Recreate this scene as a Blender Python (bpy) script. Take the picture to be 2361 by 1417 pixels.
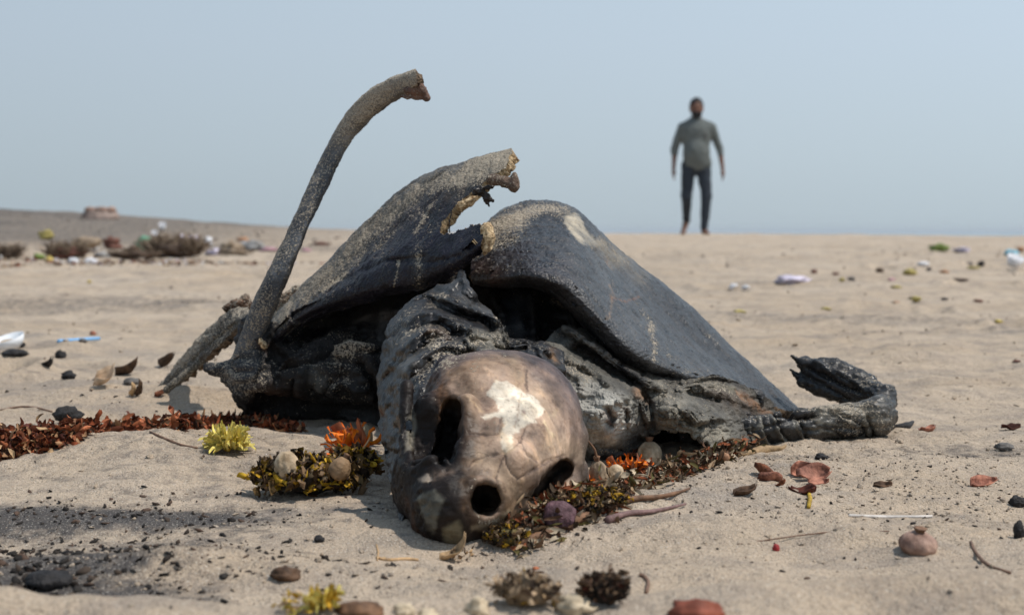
import bpy, math, random
import numpy as np
from mathutils import Vector
SC = bpy.context.scene
for o in list(bpy.data.objects): bpy.data.objects.remove(o)
C = SC.collection
RNG = np.random.RandomState(7)
rnd = random.Random(5)

# ---------------------------------------------------------------- camera, light
FPX, CX, CY, H = 3500.0, 1180.5, 708.5, 0.226
TILT = math.atan((CY - 532.0) / FPX)
cam = bpy.data.objects.new('camera', bpy.data.cameras.new('camera')); C.objects.link(cam)
cam.location = (0, 0, H); cam.rotation_euler = (math.pi/2 - TILT, 0, 0)
cam.data.sensor_width = 23.6; cam.data.lens = 23.6 * FPX / 2361.0
cam.data.clip_start = 0.05; cam.data.clip_end = 20000
cam.data.dof.use_dof = True; cam.data.dof.focus_distance = 1.40; cam.data.dof.aperture_fstop = 6.6
SC.camera = cam
SUN = Vector((0.47, -0.06, 0.86)).normalized()
EL = math.asin(SUN.z); AZ = math.atan2(SUN.x, SUN.y)
sl = bpy.data.lights.new('sun', 'SUN'); sl.energy = 3.7; sl.angle = math.radians(0.6); sl.color = (1, 0.94, 0.86)
so = bpy.data.objects.new('sun', sl); C.objects.link(so)
so.rotation_euler = SUN.to_track_quat('Z', 'Y').to_euler()
W = bpy.data.worlds.new('World'); SC.world = W; W.use_nodes = True
wn, wl = W.node_tree.nodes, W.node_tree.links
bg = wn['Background']; bg.inputs['Strength'].default_value = 0.1
sky = wn.new('ShaderNodeTexSky'); sky.sky_type = 'NISHITA'; sky.sun_disc = False
sky.sun_elevation = EL; sky.sun_rotation = AZ; sky.dust_density = 3.0; sky.air_density = 1.0; sky.ozone_density = 2.0
tc = wn.new('ShaderNodeTexCoord'); sx = wn.new('ShaderNodeSeparateXYZ'); wl.new(tc.outputs['Generated'], sx.inputs[0])
cr = wn.new('ShaderNodeValToRGB'); wl.new(sx.outputs['Z'], cr.inputs[0])
e = cr.color_ramp.elements                                     # sea haze: pale veil, greyer near the horizon
HZ = [(0.0, (4.95, 5.85, 6.4)), (0.05, (5.2, 6.2, 6.95)), (0.12, (5.45, 6.5, 7.5)), (0.22, (5.5, 6.75, 7.9)), (1.0, (2.4, 3.8, 5.9))]
e[0].position = 0.0; e[1].position = 1.0
for i, (p, c) in enumerate(HZ):
    el = e[0] if i == 0 else (e[len(e)-1] if i == len(HZ)-1 else e.new(p))
    el.position = p; el.color = tuple(v/10 for v in c) + (1,)
ms = wn.new('ShaderNodeVectorMath'); ms.operation = 'SCALE'; ms.inputs['Scale'].default_value = 10.0
wl.new(cr.outputs[0], ms.inputs[0])
mx = wn.new('ShaderNodeMix'); mx.data_type = 'RGBA'; mx.inputs[0].default_value = 0.88
wl.new(sky.outputs[0], mx.inputs[6]); wl.new(ms.outputs[0], mx.inputs[7])
hx = wn.new('ShaderNodeMapRange'); wl.new(sx.outputs['X'], hx.inputs[0])          # haze brightens toward the sun's side
for i, v in enumerate((-.6, .6, .83, 1.15)): hx.inputs[i+1].default_value = v
hm = wn.new('ShaderNodeVectorMath'); hm.operation = 'SCALE'; wl.new(mx.outputs[2], hm.inputs[0]); wl.new(hx.outputs[0], hm.inputs['Scale'])
wl.new(hm.outputs[0], bg.inputs['Color'])
SC.view_settings.view_transform = 'Standard'; SC.view_settings.look = 'None'
SC.view_settings.exposure = 0.0; SC.view_settings.gamma = 1.0
SC.render.engine = 'CYCLES'; SC.cycles.use_denoising = True
SC.cycles.max_bounces = 6; SC.cycles.diffuse_bounces = 3

# ---------------------------------------------------------------- maths
SNT, CST = math.sin(TILT), math.cos(TILT)
def P(px, py, d):
    """world point seen at photo pixel (px,py) at distance d along +Y"""
    px = np.asarray(px, float); py = np.asarray(py, float); d = np.asarray(d, float)
    x = px - CX; y = -(py - CY)
    dx = x; dy = CST*FPX + SNT*y; dz = -SNT*FPX + CST*y
    t = d / dy
    return np.stack(np.broadcast_arrays(dx*t, d, H + dz*t), -1)
LAT = RNG.rand(48, 48, 48).astype(np.float32) * 2 - 1
def vn(p):
    p = np.asarray(p, np.float32); i = np.floor(p).astype(np.int32); f = p - i; f = f*f*(3-2*f)
    i0 = i % 48; i1 = (i0+1) % 48
    x0, y0, z0 = i0[..., 0], i0[..., 1], i0[..., 2]; x1, y1, z1 = i1[..., 0], i1[..., 1], i1[..., 2]
    fx, fy, fz = f[..., 0], f[..., 1], f[..., 2]
    a = LAT[x0, y0, z0]*(1-fx)+LAT[x1, y0, z0]*fx; b = LAT[x0, y1, z0]*(1-fx)+LAT[x1, y1, z0]*fx
    c = LAT[x0, y0, z1]*(1-fx)+LAT[x1, y0, z1]*fx; d = LAT[x0, y1, z1]*(1-fx)+LAT[x1, y1, z1]*fx
    return (a*(1-fy)+b*fy)*(1-fz) + (c*(1-fy)+d*fy)*fz
def fbm(p, freq, octv=4, seed=0, gain=0.5):
    p = np.asarray(p, np.float32)*freq + np.float32(seed*7.31); s = 0; a = 1; t = 0
    for k in range(octv):
        s = s + a*vn(p); t += a; a *= gain; p = p*2.03 + 3.7
    return s/t
def ridged(p, freq, octv=3, seed=0):
    p = np.asarray(p, np.float32)*freq + np.float32(seed*5.17); s = 0; a = 1; t = 0
    for k in range(octv):
        s = s + a*(1-np.abs(vn(p))*2.2); t += a; a *= .5; p = p*2.1+1.3
    return s/t
def n2(x, y, freq, octv=4, seed=0, ax=1., ay=1.):
    return fbm(np.stack(np.broadcast_arrays(np.asarray(x)*ax, np.asarray(y)*ay, 0.37+seed), -1), freq, octv, seed)
def sstep(a, b, x):
    t = np.clip((x-a)/(b-a), 0, 1); return t*t*(3-2*t)
def pdist(x, y, pts, closed=False):
    best = np.full(np.shape(x), 1e9); pts = list(pts)
    if closed: pts = pts + [pts[0]]
    for (ax, ay), (bx, by) in zip(pts[:-1], pts[1:]):
        vx, vy = bx-ax, by-ay; t = np.clip(((x-ax)*vx+(y-ay)*vy)/max(vx*vx+vy*vy, 1e-9), 0, 1)
        best = np.minimum(best, np.hypot(x-ax-t*vx, y-ay-t*vy))
    return best
def inside(x, y, poly):
    r = np.zeros(np.shape(x), bool); n = len(poly)
    for i in range(n):
        ax, ay = poly[i]; bx, by = poly[(i+1) % n]
        if ay == by: continue
        r ^= ((ay > y) != (by > y)) & (x < (bx-ax)*(y-ay)/(by-ay)+ax)
    return r
def psd(x, y, poly):
    return np.where(inside(x, y, poly), -1, 1)*pdist(x, y, poly, True)
def cr_axis(A, n):
    """Catmull-Rom resample of array A along axis 0 to n samples"""
    m = len(A); t = np.linspace(0, m-1, n); i = np.minimum(np.floor(t).astype(int), m-2); f = (t-i)
    f = f.reshape((-1,)+(1,)*(A.ndim-1))
    g = lambda k: A[np.clip(k, 0, m-1)]
    p0 = np.where((i == 0).reshape(f.shape), 2*g(i)-g(i+1), g(i-1)); p3 = np.where((i+2 > m-1).reshape(f.shape), 2*g(i+1)-g(i), g(i+2))
    p1, p2 = g(i), g(i+1)
    return .5*((2*p1)+(-p0+p2)*f+(2*p0-5*p1+4*p2-p3)*f*f+(-p0+3*p1-3*p2+p3)*f**3)
def grid_faces(nu, nv):
    i = np.arange(nu-1)[:, None]*nv+np.arange(nv-1)[None]; i = i.ravel()
    return np.stack([i, i+1, i+nv+1, i+nv], 1)
def vnormals(V, F):
    N = np.zeros_like(V); a, b, c, d = (V[F[:, k]] for k in range(4))
    fn = np.cross(c-a, d-b)
    for k in range(4): np.add.at(N, F[:, k], fn)
    return N/np.maximum(np.linalg.norm(N, axis=1, keepdims=True), 1e-12)
def snets(Fv, lo, h):
    c = Fv < 0; nx, ny, nz = Fv.shape
    s = np.zeros((nx-1, ny-1, nz-1), np.int8); off = [(a, b, d) for a in (0, 1) for b in (0, 1) for d in (0, 1)]
    for a, b, d in off: s += c[a:nx-1+a, b:ny-1+b, d:nz-1+d]
    I = np.argwhere((s > 0) & (s < 8)); ids = np.full(s.shape, -1, np.int32); ids[tuple(I.T)] = np.arange(len(I))
    acc = np.zeros((len(I), 3)); cnt = np.zeros(len(I))
    val = {o: Fv[I[:, 0]+o[0], I[:, 1]+o[1], I[:, 2]+o[2]] for o in off}
    for o in off:
        for ax in range(3):
            if o[ax]: continue
            q = list(o); q[ax] = 1; q = tuple(q); v0, v1 = val[o], val[q]; m = (v0 < 0) != (v1 < 0)
            t = np.where(m, v0/np.where(m, v0-v1, 1), 0); p = np.array(o, float)[None]+t[:, None]*(np.array(q)-np.array(o))[None]
            acc += np.where(m[:, None], p, 0); cnt += m
    V = (I + acc/cnt[:, None])*h + np.array(lo)
    Fs = []
    for ax in range(3):
        u, w = (ax+1) % 3, (ax+2) % 3
        sl0 = [slice(None)]*3; sl1 = [slice(None)]*3; sl0[ax] = slice(0, -1); sl1[ax] = slice(1, None)
        E = np.argwhere(c[tuple(sl0)] != c[tuple(sl1)]); E = E[(E[:, u] > 0) & (E[:, w] > 0) & (E[:, u] < s.shape[u]) & (E[:, w] < s.shape[w])]
        q = []
        for du, dw in ((1, 1), (0, 1), (0, 0), (1, 0)):
            K = E.copy(); K[:, u] -= du; K[:, w] -= dw; q.append(ids[tuple(K.T)])
        q = np.stack(q, 1); fl = c[tuple(E.T)]; q[~fl] = q[~fl][:, ::-1]; Fs.append(q)
    F = np.concatenate(Fs); return V, F[(F >= 0).all(1)]
# signed distance pieces
def ell(X, c, r, R=None):
    p = X - np.array(c, np.float32)
    if R is not None: p = p @ np.array(R, np.float32)
    r = np.array(r, np.float32); k0 = np.linalg.norm(p/r, axis=-1); k1 = np.linalg.norm(p/(r*r), axis=-1)
    return k0*(k0-1)/np.maximum(k1, 1e-9)
def cone(X, a, b, ra, rb):
    a = np.array(a, np.float32); b = np.array(b, np.float32); v = b-a
    t = np.clip(((X-a)@v)/max(float(v@v), 1e-9), 0, 1)
    return np.linalg.norm(X-a-t[..., None]*v, axis=-1)-(ra+(rb-ra)*t)
def smin(a, b, k):
    h = np.clip(.5+.5*(b-a)/k, 0, 1); return b*(1-h)+a*h-k*h*(1-h)
def smax(a, b, k): return -smin(-a, -b, k)
def frame(axis, up=(0, -1, 0)):
    a = np.array(axis, float); a /= np.linalg.norm(a); u = np.array(up, float); u -= a*(u@a); u /= np.linalg.norm(u)
    return np.stack([a, u, np.cross(a, u)], 1)
def rbf(pts, vals, x, y, smooth=0):
    pts = np.array(pts, float)/300.; n = len(pts); r = np.linalg.norm(pts[:, None]-pts[None], axis=2)
    K = np.where(r > 0, r*r*np.log(np.maximum(r, 1e-9)), 0)+smooth*np.eye(n); Q = np.c_[np.ones(n), pts]
    A = np.block([[K, Q], [Q.T, np.zeros((3, 3))]]); s = np.linalg.solve(A, np.r_[vals, 0, 0, 0])
    X, Y = np.asarray(x)/300., np.asarray(y)/300.; o = s[n]+s[n+1]*X+s[n+2]*Y
    for i in range(n):
        r2 = (X-pts[i, 0])**2+(Y-pts[i, 1])**2; o = o+s[i]*.5*r2*np.log(np.maximum(r2, 1e-12))
    return o

# ---------------------------------------------------------------- objects
def setp(o, label=None, cat=None, group=None, kind=None):
    if label: o['label'] = label
    if cat: o['category'] = cat
    if group: o['group'] = group
    if kind: o['kind'] = kind
    return o
def thing(name, label, cat, loc, group=None):
    o = bpy.data.objects.new(name, None); C.objects.link(o); o.location = tuple(float(v) for v in loc); o.empty_display_size = .02
    return setp(o, label, cat, group)
def mesh_data(name, V, F, mats, attrs=None, mi=None, smooth=True):
    me = bpy.data.meshes.new(name); V = np.asarray(V, np.float32)
    if isinstance(F, np.ndarray):
        nf, k = F.shape; me.vertices.add(len(V)); me.vertices.foreach_set('co', V.ravel())
        me.loops.add(nf*k); me.loops.foreach_set('vertex_index', F.astype(np.int32).ravel())
        me.polygons.add(nf); me.polygons.foreach_set('loop_start', np.arange(0, nf*k, k, dtype=np.int32))
        me.update(calc_edges=True); me.validate(verbose=False)
    else:
        me.from_pydata([tuple(map(float, v)) for v in V], [], [tuple(f) for f in F]); me.update()
    n = len(me.polygons)
    if smooth: me.polygons.foreach_set('use_smooth', np.ones(n, bool))
    for m in (mats if isinstance(mats, (list, tuple)) else [mats]): me.materials.append(m)
    if mi is not None and len(mi) == n: me.polygons.foreach_set('material_index', np.asarray(mi, np.int32))
    for k, v in (attrs or {}).items():
        if v.ndim == 2:
            a = me.attributes.new(k, 'FLOAT_COLOR', 'POINT'); a.data.foreach_set('color', np.c_[v, np.ones(len(v))].astype(np.float32).ravel())
        else:
            a = me.attributes.new(k, 'FLOAT', 'POINT'); a.data.foreach_set('value', v.astype(np.float32))
    me.update(); return me
def mobj(name, V, F, mats, parent=None, origin=None, **kw):
    V = np.asarray(V, float)
    if parent is not None:
        org = np.zeros(3); q = parent
        while q is not None: org += np.array(q.location); q = q.parent
    else: org = np.array(origin if origin is not None else V.mean(0))
    o = bpy.data.objects.new(name, mesh_data(name, V-org, F, mats, **kw)); C.objects.link(o)
    if parent is not None: o.parent = parent
    else: o.location = tuple(org)
    return o
def solidify(V, F, th, N=None):
    """close a sheet: back copy offset along -normal, stitched rim. Returns V, F, rim mask per face"""
    used = np.unique(F); mp = np.full(len(V), -1); mp[used] = np.arange(len(used)); V = V[used]; F = mp[F]
    N = vnormals(V, F) if N is None else N[used]; n = len(V)
    V2 = np.concatenate([V, V-N*(th if np.ndim(th) == 0 else th[used][:, None])])
    E = np.concatenate([F[:, [k, (k+1) % 4]] for k in range(4)]); key = np.sort(E, 1)
    uq, inv, cnt = np.unique(key[:, 0]*n+key[:, 1], return_inverse=True, return_counts=True)
    B = E[cnt[inv] == 1]
    rim = np.stack([B[:, 1], B[:, 0], B[:, 0]+n, B[:, 1]+n], 1)
    return V2, np.concatenate([F, F[:, ::-1]+n, rim]), np.r_[np.zeros(2*len(F), int), np.ones(len(rim), int)], used

# ---------------------------------------------------------------- materials
class M:
    def __init__(s, name, rough=.8, spec=.4):
        s.m = bpy.data.materials.new(name); s.m.use_nodes = True; s.t = s.m.node_tree; s.n = s.t.nodes; s.l = s.t.links
        s.b = s.n['Principled BSDF']; s.b.inputs['Roughness'].default_value = rough; s.b.inputs['Specular IOR Level'].default_value = spec
        s.c = s.n.new('ShaderNodeTexCoord').outputs['Object']
    def noise(s, scale, detail=3, rough=.55, vec=None, sc=None, dist=0):
        n = s.n.new('ShaderNodeTexNoise'); n.inputs['Scale'].default_value = scale; n.inputs['Detail'].default_value = detail
        n.inputs['Roughness'].default_value = rough; n.inputs['Distortion'].default_value = dist; v = vec or s.c
        if sc: v = s.vm('MULTIPLY', v, sc)
        s.l.new(v, n.inputs['Vector']); return n.outputs['Fac']
    def voro(s, scale, feat='F1', out='Distance', sc=None):
        n = s.n.new('ShaderNodeTexVoronoi'); n.feature = feat; n.inputs['Scale'].default_value = scale; v = s.c
        if sc: v = s.vm('MULTIPLY', v, sc)
        s.l.new(v, n.inputs['Vector']); return n.outputs[out]
    def vm(s, op, a, b):
        n = s.n.new('ShaderNodeVectorMath'); n.operation = op
        for i, x in enumerate((a, b)):
            if isinstance(x, tuple): n.inputs[i].default_value = x
            else: s.l.new(x, n.inputs[i])
        return n.outputs[0]
    def math(s, op, a, b=0., cl=False):
        n = s.n.new('ShaderNodeMath'); n.operation = op; n.use_clamp = cl
        for i, x in enumerate((a, b)):
            if isinstance(x, (int, float)): n.inputs[i].default_value = x
            else: s.l.new(x, n.inputs[i])
        return n.outputs[0]
    def rng(s, x, a, b, c=0., d=1.):
        n = s.n.new('ShaderNodeMapRange'); s.l.new(x, n.inputs[0])
        for i, v in enumerate((a, b, c, d)): n.inputs[i+1].default_value = v
        return n.outputs[0]
    def mix(s, f, a, b, bl='MIX'):
        n = s.n.new('ShaderNodeMix'); n.data_type = 'RGBA'; n.blend_type = bl
        for i, x in ((0, f), (6, a), (7, b)):
            if isinstance(x, (int, float)): n.inputs[i].default_value = x
            elif isinstance(x, tuple): n.inputs[i].default_value = x+(1,)
            else: s.l.new(x, n.inputs[i])
        return n.outputs[2]
    def attr(s, name, out='Color'):
        n = s.n.new('ShaderNodeAttribute'); n.attribute_name = name; return n.outputs[out]
    def info(s): return s.n.new('ShaderNodeObjectInfo').outputs['Random']
    def bump(s, h, dist, strength=1., prev=None):
        n = s.n.new('ShaderNodeBump'); n.inputs['Strength'].default_value = strength; n.inputs['Distance'].default_value = dist
        s.l.new(h, n.inputs['Height'])
        if prev: s.l.new(prev, n.inputs['Normal'])
        return n.outputs[0]
    def out(s, col=None, rough=None, nrm=None):
        for k, v in (('Base Color', col), ('Roughness', rough), ('Normal', nrm)):
            if v is None: continue
            if isinstance(v, tuple): s.b.inputs[k].default_value = v+(1,)
            elif isinstance(v, (int, float)): s.b.inputs[k].default_value = v
            else: s.l.new(v, s.b.inputs[k])
        return s.m
SANDC = (.43, .365, .29)
def sand_mat():
    m = M('beach_sand', .95, .12)
    g = m.noise(900, 2); g2 = m.noise(300, 4, .7); big = m.noise(2.2, 4); mid = m.noise(16, 5, .65); st = m.noise(7, 5, .6, sc=(.5, 1.6, 1.))
    c = m.mix(m.rng(big, .35, .65), (.47, .365, .262), (.545, .44, .335))
    c = m.mix(m.rng(mid, .46, .66, 0, .5), c, (.25, .21, .18))
    c = m.mix(m.rng(st, .52, .66, 0, .45), c, (.22, .20, .185))
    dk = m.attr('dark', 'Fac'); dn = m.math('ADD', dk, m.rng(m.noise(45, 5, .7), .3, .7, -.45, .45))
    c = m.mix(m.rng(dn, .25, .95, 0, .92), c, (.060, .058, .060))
    c = m.mix(m.rng(g, .58, .66, 0, .7), c, (.06, .05, .045))
    c = m.mix(m.rng(g2, .56, .70, 0, .6), c, (.13, .10, .08))
    c = m.mix(m.rng(m.noise(650, 2, vec=m.vm('ADD', m.c, (3., 5., 1.))), .60, .70, 0, .7), c, (.68, .62, .53))
    n = m.bump(m.noise(480, 3), .0020, .9); n = m.bump(m.noise(110, 5, .7), .007, .75, n); n = m.bump(m.noise(22, 5, .6), .018, .45, n)
    return m.out(c, nrm=n)
def hide_mat(name='dried_hide', rough=.38, bs=1., aniso=None, sandc=(.36, .31, .24), sheen=.0, wr=140, spec=.5, leather=0., mottle=0):
    m = M(name, rough, spec)
    t = m.attr('tint'); sd = m.attr('sand', 'Fac')
    v = m.noise(45, 5); c = m.mix(1., t, m.mix(m.rng(v, .3, .7), (.45, .43, .42), (1.6, 1.5, 1.4)), 'MULTIPLY')
    g = m.noise(430, 2, .7); cl = m.noise(24, 5, .65)
    if mottle:
        c = m.mix(m.rng(m.noise(30, 6, .7, dist=1.), .50, .68, 0, .5), c, m.mix(1., c, (.5, .42, .38), 'MULTIPLY')); c = m.mix(m.rng(m.noise(150, 5, .7), .52, .68, 0, .6), c, m.mix(1., c, (.4, .33, .3), 'MULTIPLY')); c = m.mix(m.rng(m.noise(75, 4, .6, sc=(1., 1., .35)), .56, .68, 0, .5), c, m.mix(1., c, (1.7, 1.6, 1.4), 'MULTIPLY'))
    # grains of sand that cling to the hide
    th = m.math('ADD', m.math('MULTIPLY', sd, 0.44), m.rng(cl, .3, .7, -.10, .10))
    mask = m.rng(m.math('ADD', g, th), .72, .76, 0, 1)
    gc = m.mix(m.rng(m.noise(900, 1), .35, .65), (sandc[0]*.55, sandc[1]*.52, sandc[2]*.5), (sandc[0]*1.3, sandc[1]*1.3, sandc[2]*1.3))
    c = m.mix(mask, c, gc)
    r = m.math('ADD', m.math('MULTIPLY', mask, .5), m.rng(m.noise(90, 3), .3, .7, rough-.08, rough+.14), True)
    w = m.noise(wr, 4, .6, sc=aniso, dist=.6) if aniso else m.noise(wr, 4, .6, dist=.8)
    n = m.bump(w, .0022*bs, .8); n = m.bump(m.math('ABSOLUTE', m.math('SUBTRACT', m.noise(wr*.45, 3, dist=1.2), .5)), .003*bs, .7, n)
    if leather:
        wv = m.vm('ADD', m.c, m.vm('SCALE3', m.c, (0., 0., 0.))) if False else None
        n = m.bump(m.voro(leather, 'SMOOTH_F1', sc=(1., 1., 1.7)), .0024, .45, n); n = m.bump(m.noise(leather*1.6, 2, dist=1.5), .0014, .6, n)
    n = m.bump(m.math('MULTIPLY', mask, g), .0016, .8, n)
    return m.out(c, r, n)
def plain(name, col, rough=.7, var=.35, sc=60, bump=.001, obj_var=0., trans=0., spec=.3, col2=None):
    m = M(name, rough, spec); n1 = m.noise(sc, 4)
    lo = tuple(v*(1-var) for v in col); hi = tuple(min(v*(1+var), 1.) for v in (col2 or col))
    c = m.mix(m.rng(n1, .32, .68), lo, hi)
    if obj_var:
        r = m.info(); c = m.mix(1., c, m.mix(r, (1-obj_var,)*3, (1+obj_var, 1+obj_var*.8, 1+obj_var*.6)), 'MULTIPLY')
    nr = m.bump(m.noise(sc*3, 3), bump, .8) if bump else None
    if trans:
        m.b.inputs['Transmission Weight'].default_value = 0; m.b.inputs['Subsurface Weight'].default_value = trans
        m.b.inputs['Subsurface Radius'].default_value = (.01, .005, .002); m.b.inputs['Subsurface Scale'].default_value = .3
    return m.out(c, nrm=nr)
MAT = {}
MAT['sand'] = sand_mat()
MAT['hide'] = hide_mat(rough=.34, bs=.6, spec=.34)
MAT['shell'] = hide_mat('leathery_shell', .33, .6, wr=60, leather=300, spec=.5)
MAT['plate'] = hide_mat('dark_plate', .36, .4, wr=60, leather=260, spec=.25)
MAT['wool'] = hide_mat('matted_hide', .62, 1.7, aniso=(1.6, 1.6, .55), wr=110, spec=.3)
MAT['bone'] = hide_mat('skull_bone', .50, .6, wr=90, spec=.18, mottle=1)
MAT['crust'] = hide_mat('sandy_strip', .7, 1.2, wr=260)
MAT['torn'] = plain('torn_tissue', (.30, .14, .04), .8, .5, 330, .003, col2=(.60, .46, .28))
MAT['tornb'] = plain('dark_crust', (.06, .04, .028), .9, .6, 400, .004, col2=(.20, .14, .09))

# ---------------------------------------------------------------- ground
def bumpg(x, y, px, py, sx_, sy_, amp, rot=0):
    d = 0.226*FPX/(py-532.)
    cx, cy = (px-CX)/FPX*d, d
    dx, dy = x-cx, y-cy; c, s = math.cos(rot), math.sin(rot); u, v = dx*c+dy*s, -dx*s+dy*c
    return amp*np.exp(-(u/sx_)**2-(v/sy_)**2)
FOOT = [(rnd.uniform(-3.2, 4.0), rnd.uniform(2.3, 11), rnd.uniform(0, 3.14), rnd.uniform(.5, 1.1)) for _ in range(240)]
FOOT = [f for f in FOOT if not (abs(f[0]) < .75 and f[1] < 3.0)]
FT = np.array(FOOT).T[:, None]
def hgt(x, y):
    x = np.asarray(x, float); y = np.asarray(y, float); r = np.hypot(x, y)
    z = .185*sstep(2.0, 22, y)*(1-.25*sstep(2, 9, x))
    z = z + .33*np.exp(-((x+5.6)/3.6)**2-((y-13.5)/5.)**2)*sstep(4, 11, y)
    z = z - 2.6*sstep(22, 60, y) - 1.2*sstep(60, 300, y)
    near = sstep(.25, .6, r)
    z = z + .030*n2(x, y, .9, 3, 1)*sstep(1.8, 4, r)*(1-.6*sstep(14, 20, y))
    z = z + .016*n2(x, y, 3.2, 3, 2)*sstep(.9, 2.4, r) + .012*n2(x, y, 7., 3, 41)*sstep(1.12, .95, y)*near
    z = z + .008*n2(x, y, 9., 3, 3)*near + .0032*n2(x, y, 34., 3, 4, .8, 1.2)*near
    # crumbly zones
    cz = sstep(.0, .35, n2(x, y, 2.0, 3, 9))
    z = z + cz*.0045*np.abs(n2(x, y, 60., 2, 6))*near
    # small wind ridges on the right and far sand
    z = z + .013*np.abs(n2(x, y, 6.5, 3, 12, 1., 2.2))*sstep(1.6, 2.2, r)*(1-sstep(8, 14, r))
    # shaped mounds and hollows round the carcass
    z = z + bumpg(x, y, 430, 1075, .16, .16, .020) + bumpg(x, y, 200, 1060, .2, .12, .010)
    z = z + bumpg(x, y, 380, 925, .26, .05, .016) - bumpg(x, y, 420, 965, .34, .045, .010)
    z = z + bumpg(x, y, 430, 1325, .075, .035, .016) - bumpg(x, y, 120, 1240, .12, .06, .014)
    z = z - bumpg(x, y, 1120, 1270, .10, .05, .012)
    z = z + (.032+.020*n2(x, y, 5., 3, 31))*np.exp(-((y-.825-.02*np.sin(x*9))/.05)**2)*sstep(.3, .6, y)
    z = z + bumpg(x, y, 1500, 1180, .20, .045, .013, .38) + bumpg(x, y, 1750, 1090, .16, .05, .010, .3)
    z = z - bumpg(x, y, 1420, 1110, .18, .05, .012, .5) - bumpg(x, y, 1850, 880, .1, .10, .012)
    z = z + bumpg(x, y, 1150, 1375, .12, .03, .006) + bumpg(x, y, 1300, 1330, .05, .02, .006)
    z = z + bumpg(x, y, 1740, 1245, .14, .05, .006)
    if x.size < 3000:
        sh = x.shape; xx, yy = x.ravel()[:, None], y.ravel()[:, None]; dx, dy = xx-FT[0], yy-FT[1]; c, q = np.cos(FT[2]), np.sin(FT[2]); s = FT[3]
        rr = ((dx*c+dy*q)/(.13*s))**2+((-dx*q+dy*c)/(.055*s))**2
        return z+(-.026*s*np.exp(-rr**1.5)+.013*s*np.exp(-((np.sqrt(rr)-1.35)/.35)**2)).sum(1).reshape(sh)
    for fx, fy, a, s in FOOT:
        m = (np.abs(x-fx) < .4) & (np.abs(y-fy) < .4)
        if not m.any(): continue
        dx, dy = x[m]-fx, y[m]-fy; c, q = math.cos(a), math.sin(a); u, v = (dx*c+dy*q)/(.13*s), (-dx*q+dy*c)/(.055*s)
        rr = u*u+v*v; z[m] += -.026*s*np.exp(-rr**1.5) + .013*s*np.exp(-((np.sqrt(rr)-1.35)/.35)**2)
    return z
def darkness(x, y):
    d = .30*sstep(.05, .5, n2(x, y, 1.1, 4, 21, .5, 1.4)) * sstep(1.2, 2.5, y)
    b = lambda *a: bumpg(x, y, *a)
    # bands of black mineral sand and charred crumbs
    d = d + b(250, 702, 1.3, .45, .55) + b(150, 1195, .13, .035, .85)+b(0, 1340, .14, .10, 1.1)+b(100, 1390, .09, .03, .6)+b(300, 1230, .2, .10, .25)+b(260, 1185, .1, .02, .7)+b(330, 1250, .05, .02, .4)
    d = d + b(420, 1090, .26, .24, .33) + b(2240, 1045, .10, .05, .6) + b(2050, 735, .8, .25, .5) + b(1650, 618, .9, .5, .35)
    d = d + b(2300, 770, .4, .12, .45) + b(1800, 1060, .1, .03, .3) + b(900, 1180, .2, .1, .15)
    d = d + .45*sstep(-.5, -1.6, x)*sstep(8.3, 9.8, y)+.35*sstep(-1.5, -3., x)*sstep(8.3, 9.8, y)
    return d
ra = np.concatenate([[.02, .1, .2, .35, .5], np.linspace(.62, .85, 46), np.linspace(.855, 2.6, 540)[:], np.geomspace(2.612, 46, 330), np.geomspace(52, 500, 14)])
an = np.concatenate([np.linspace(-180, -28, 40)[:-1], np.linspace(-28, 28, 600), np.linspace(28, 180, 40)[1:]])*math.pi/180
RR, AA = np.meshgrid(ra, an, indexing='ij'); GX, GY = RR*np.sin(AA), RR*np.cos(AA)
GZ = hgt(GX, GY); gV = np.stack([GX, GY, GZ], -1).reshape(-1, 3); gF = grid_faces(*GX.shape)
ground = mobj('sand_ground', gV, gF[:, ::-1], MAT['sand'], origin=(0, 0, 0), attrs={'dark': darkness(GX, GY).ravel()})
setp(ground, 'pale beige beach sand with dark mineral streaks and footprints', kind='structure')
def gp(px, py, dmax=40.):
    """where the sand is seen at this photo pixel"""
    d = np.geomspace(.7, dmax, 900); Q = P(px, py, d); below = Q[:, 2] < hgt(Q[:, 0].copy(), Q[:, 1].copy())
    k = int(np.argmax(below)) if below.any() else 600
    lo, hi = d[max(k-1, 0)], d[k]
    for _ in range(14):
        mid = (lo+hi)/2; q = P(px, py, mid)
        if q[2] < hgt(q[:1].copy(), q[1:2].copy())[0]: hi = mid
        else: lo = mid
    return P(px, py, hi)
def gz(x, y): return float(hgt(np.array([x]), np.array([y]))[0])
# sea
m = M('sea_water', .28, .5); sea_m = m.out((.20, .27, .30), nrm=m.bump(m.noise(.6, 4, sc=(1., 2.5, 1.)), .25, .6))
sV = np.array([[-9000, 30, -1.35], [9000, 30, -1.35], [9000, 16000, -1.35], [-9000, 16000, -1.35]], float)
setp(mobj('sea_water', sV, np.array([[0, 1, 2, 3]]), sea_m, origin=(0, 0, -1.35)), 'grey blue sea beyond the sand crest', kind='structure')

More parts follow.
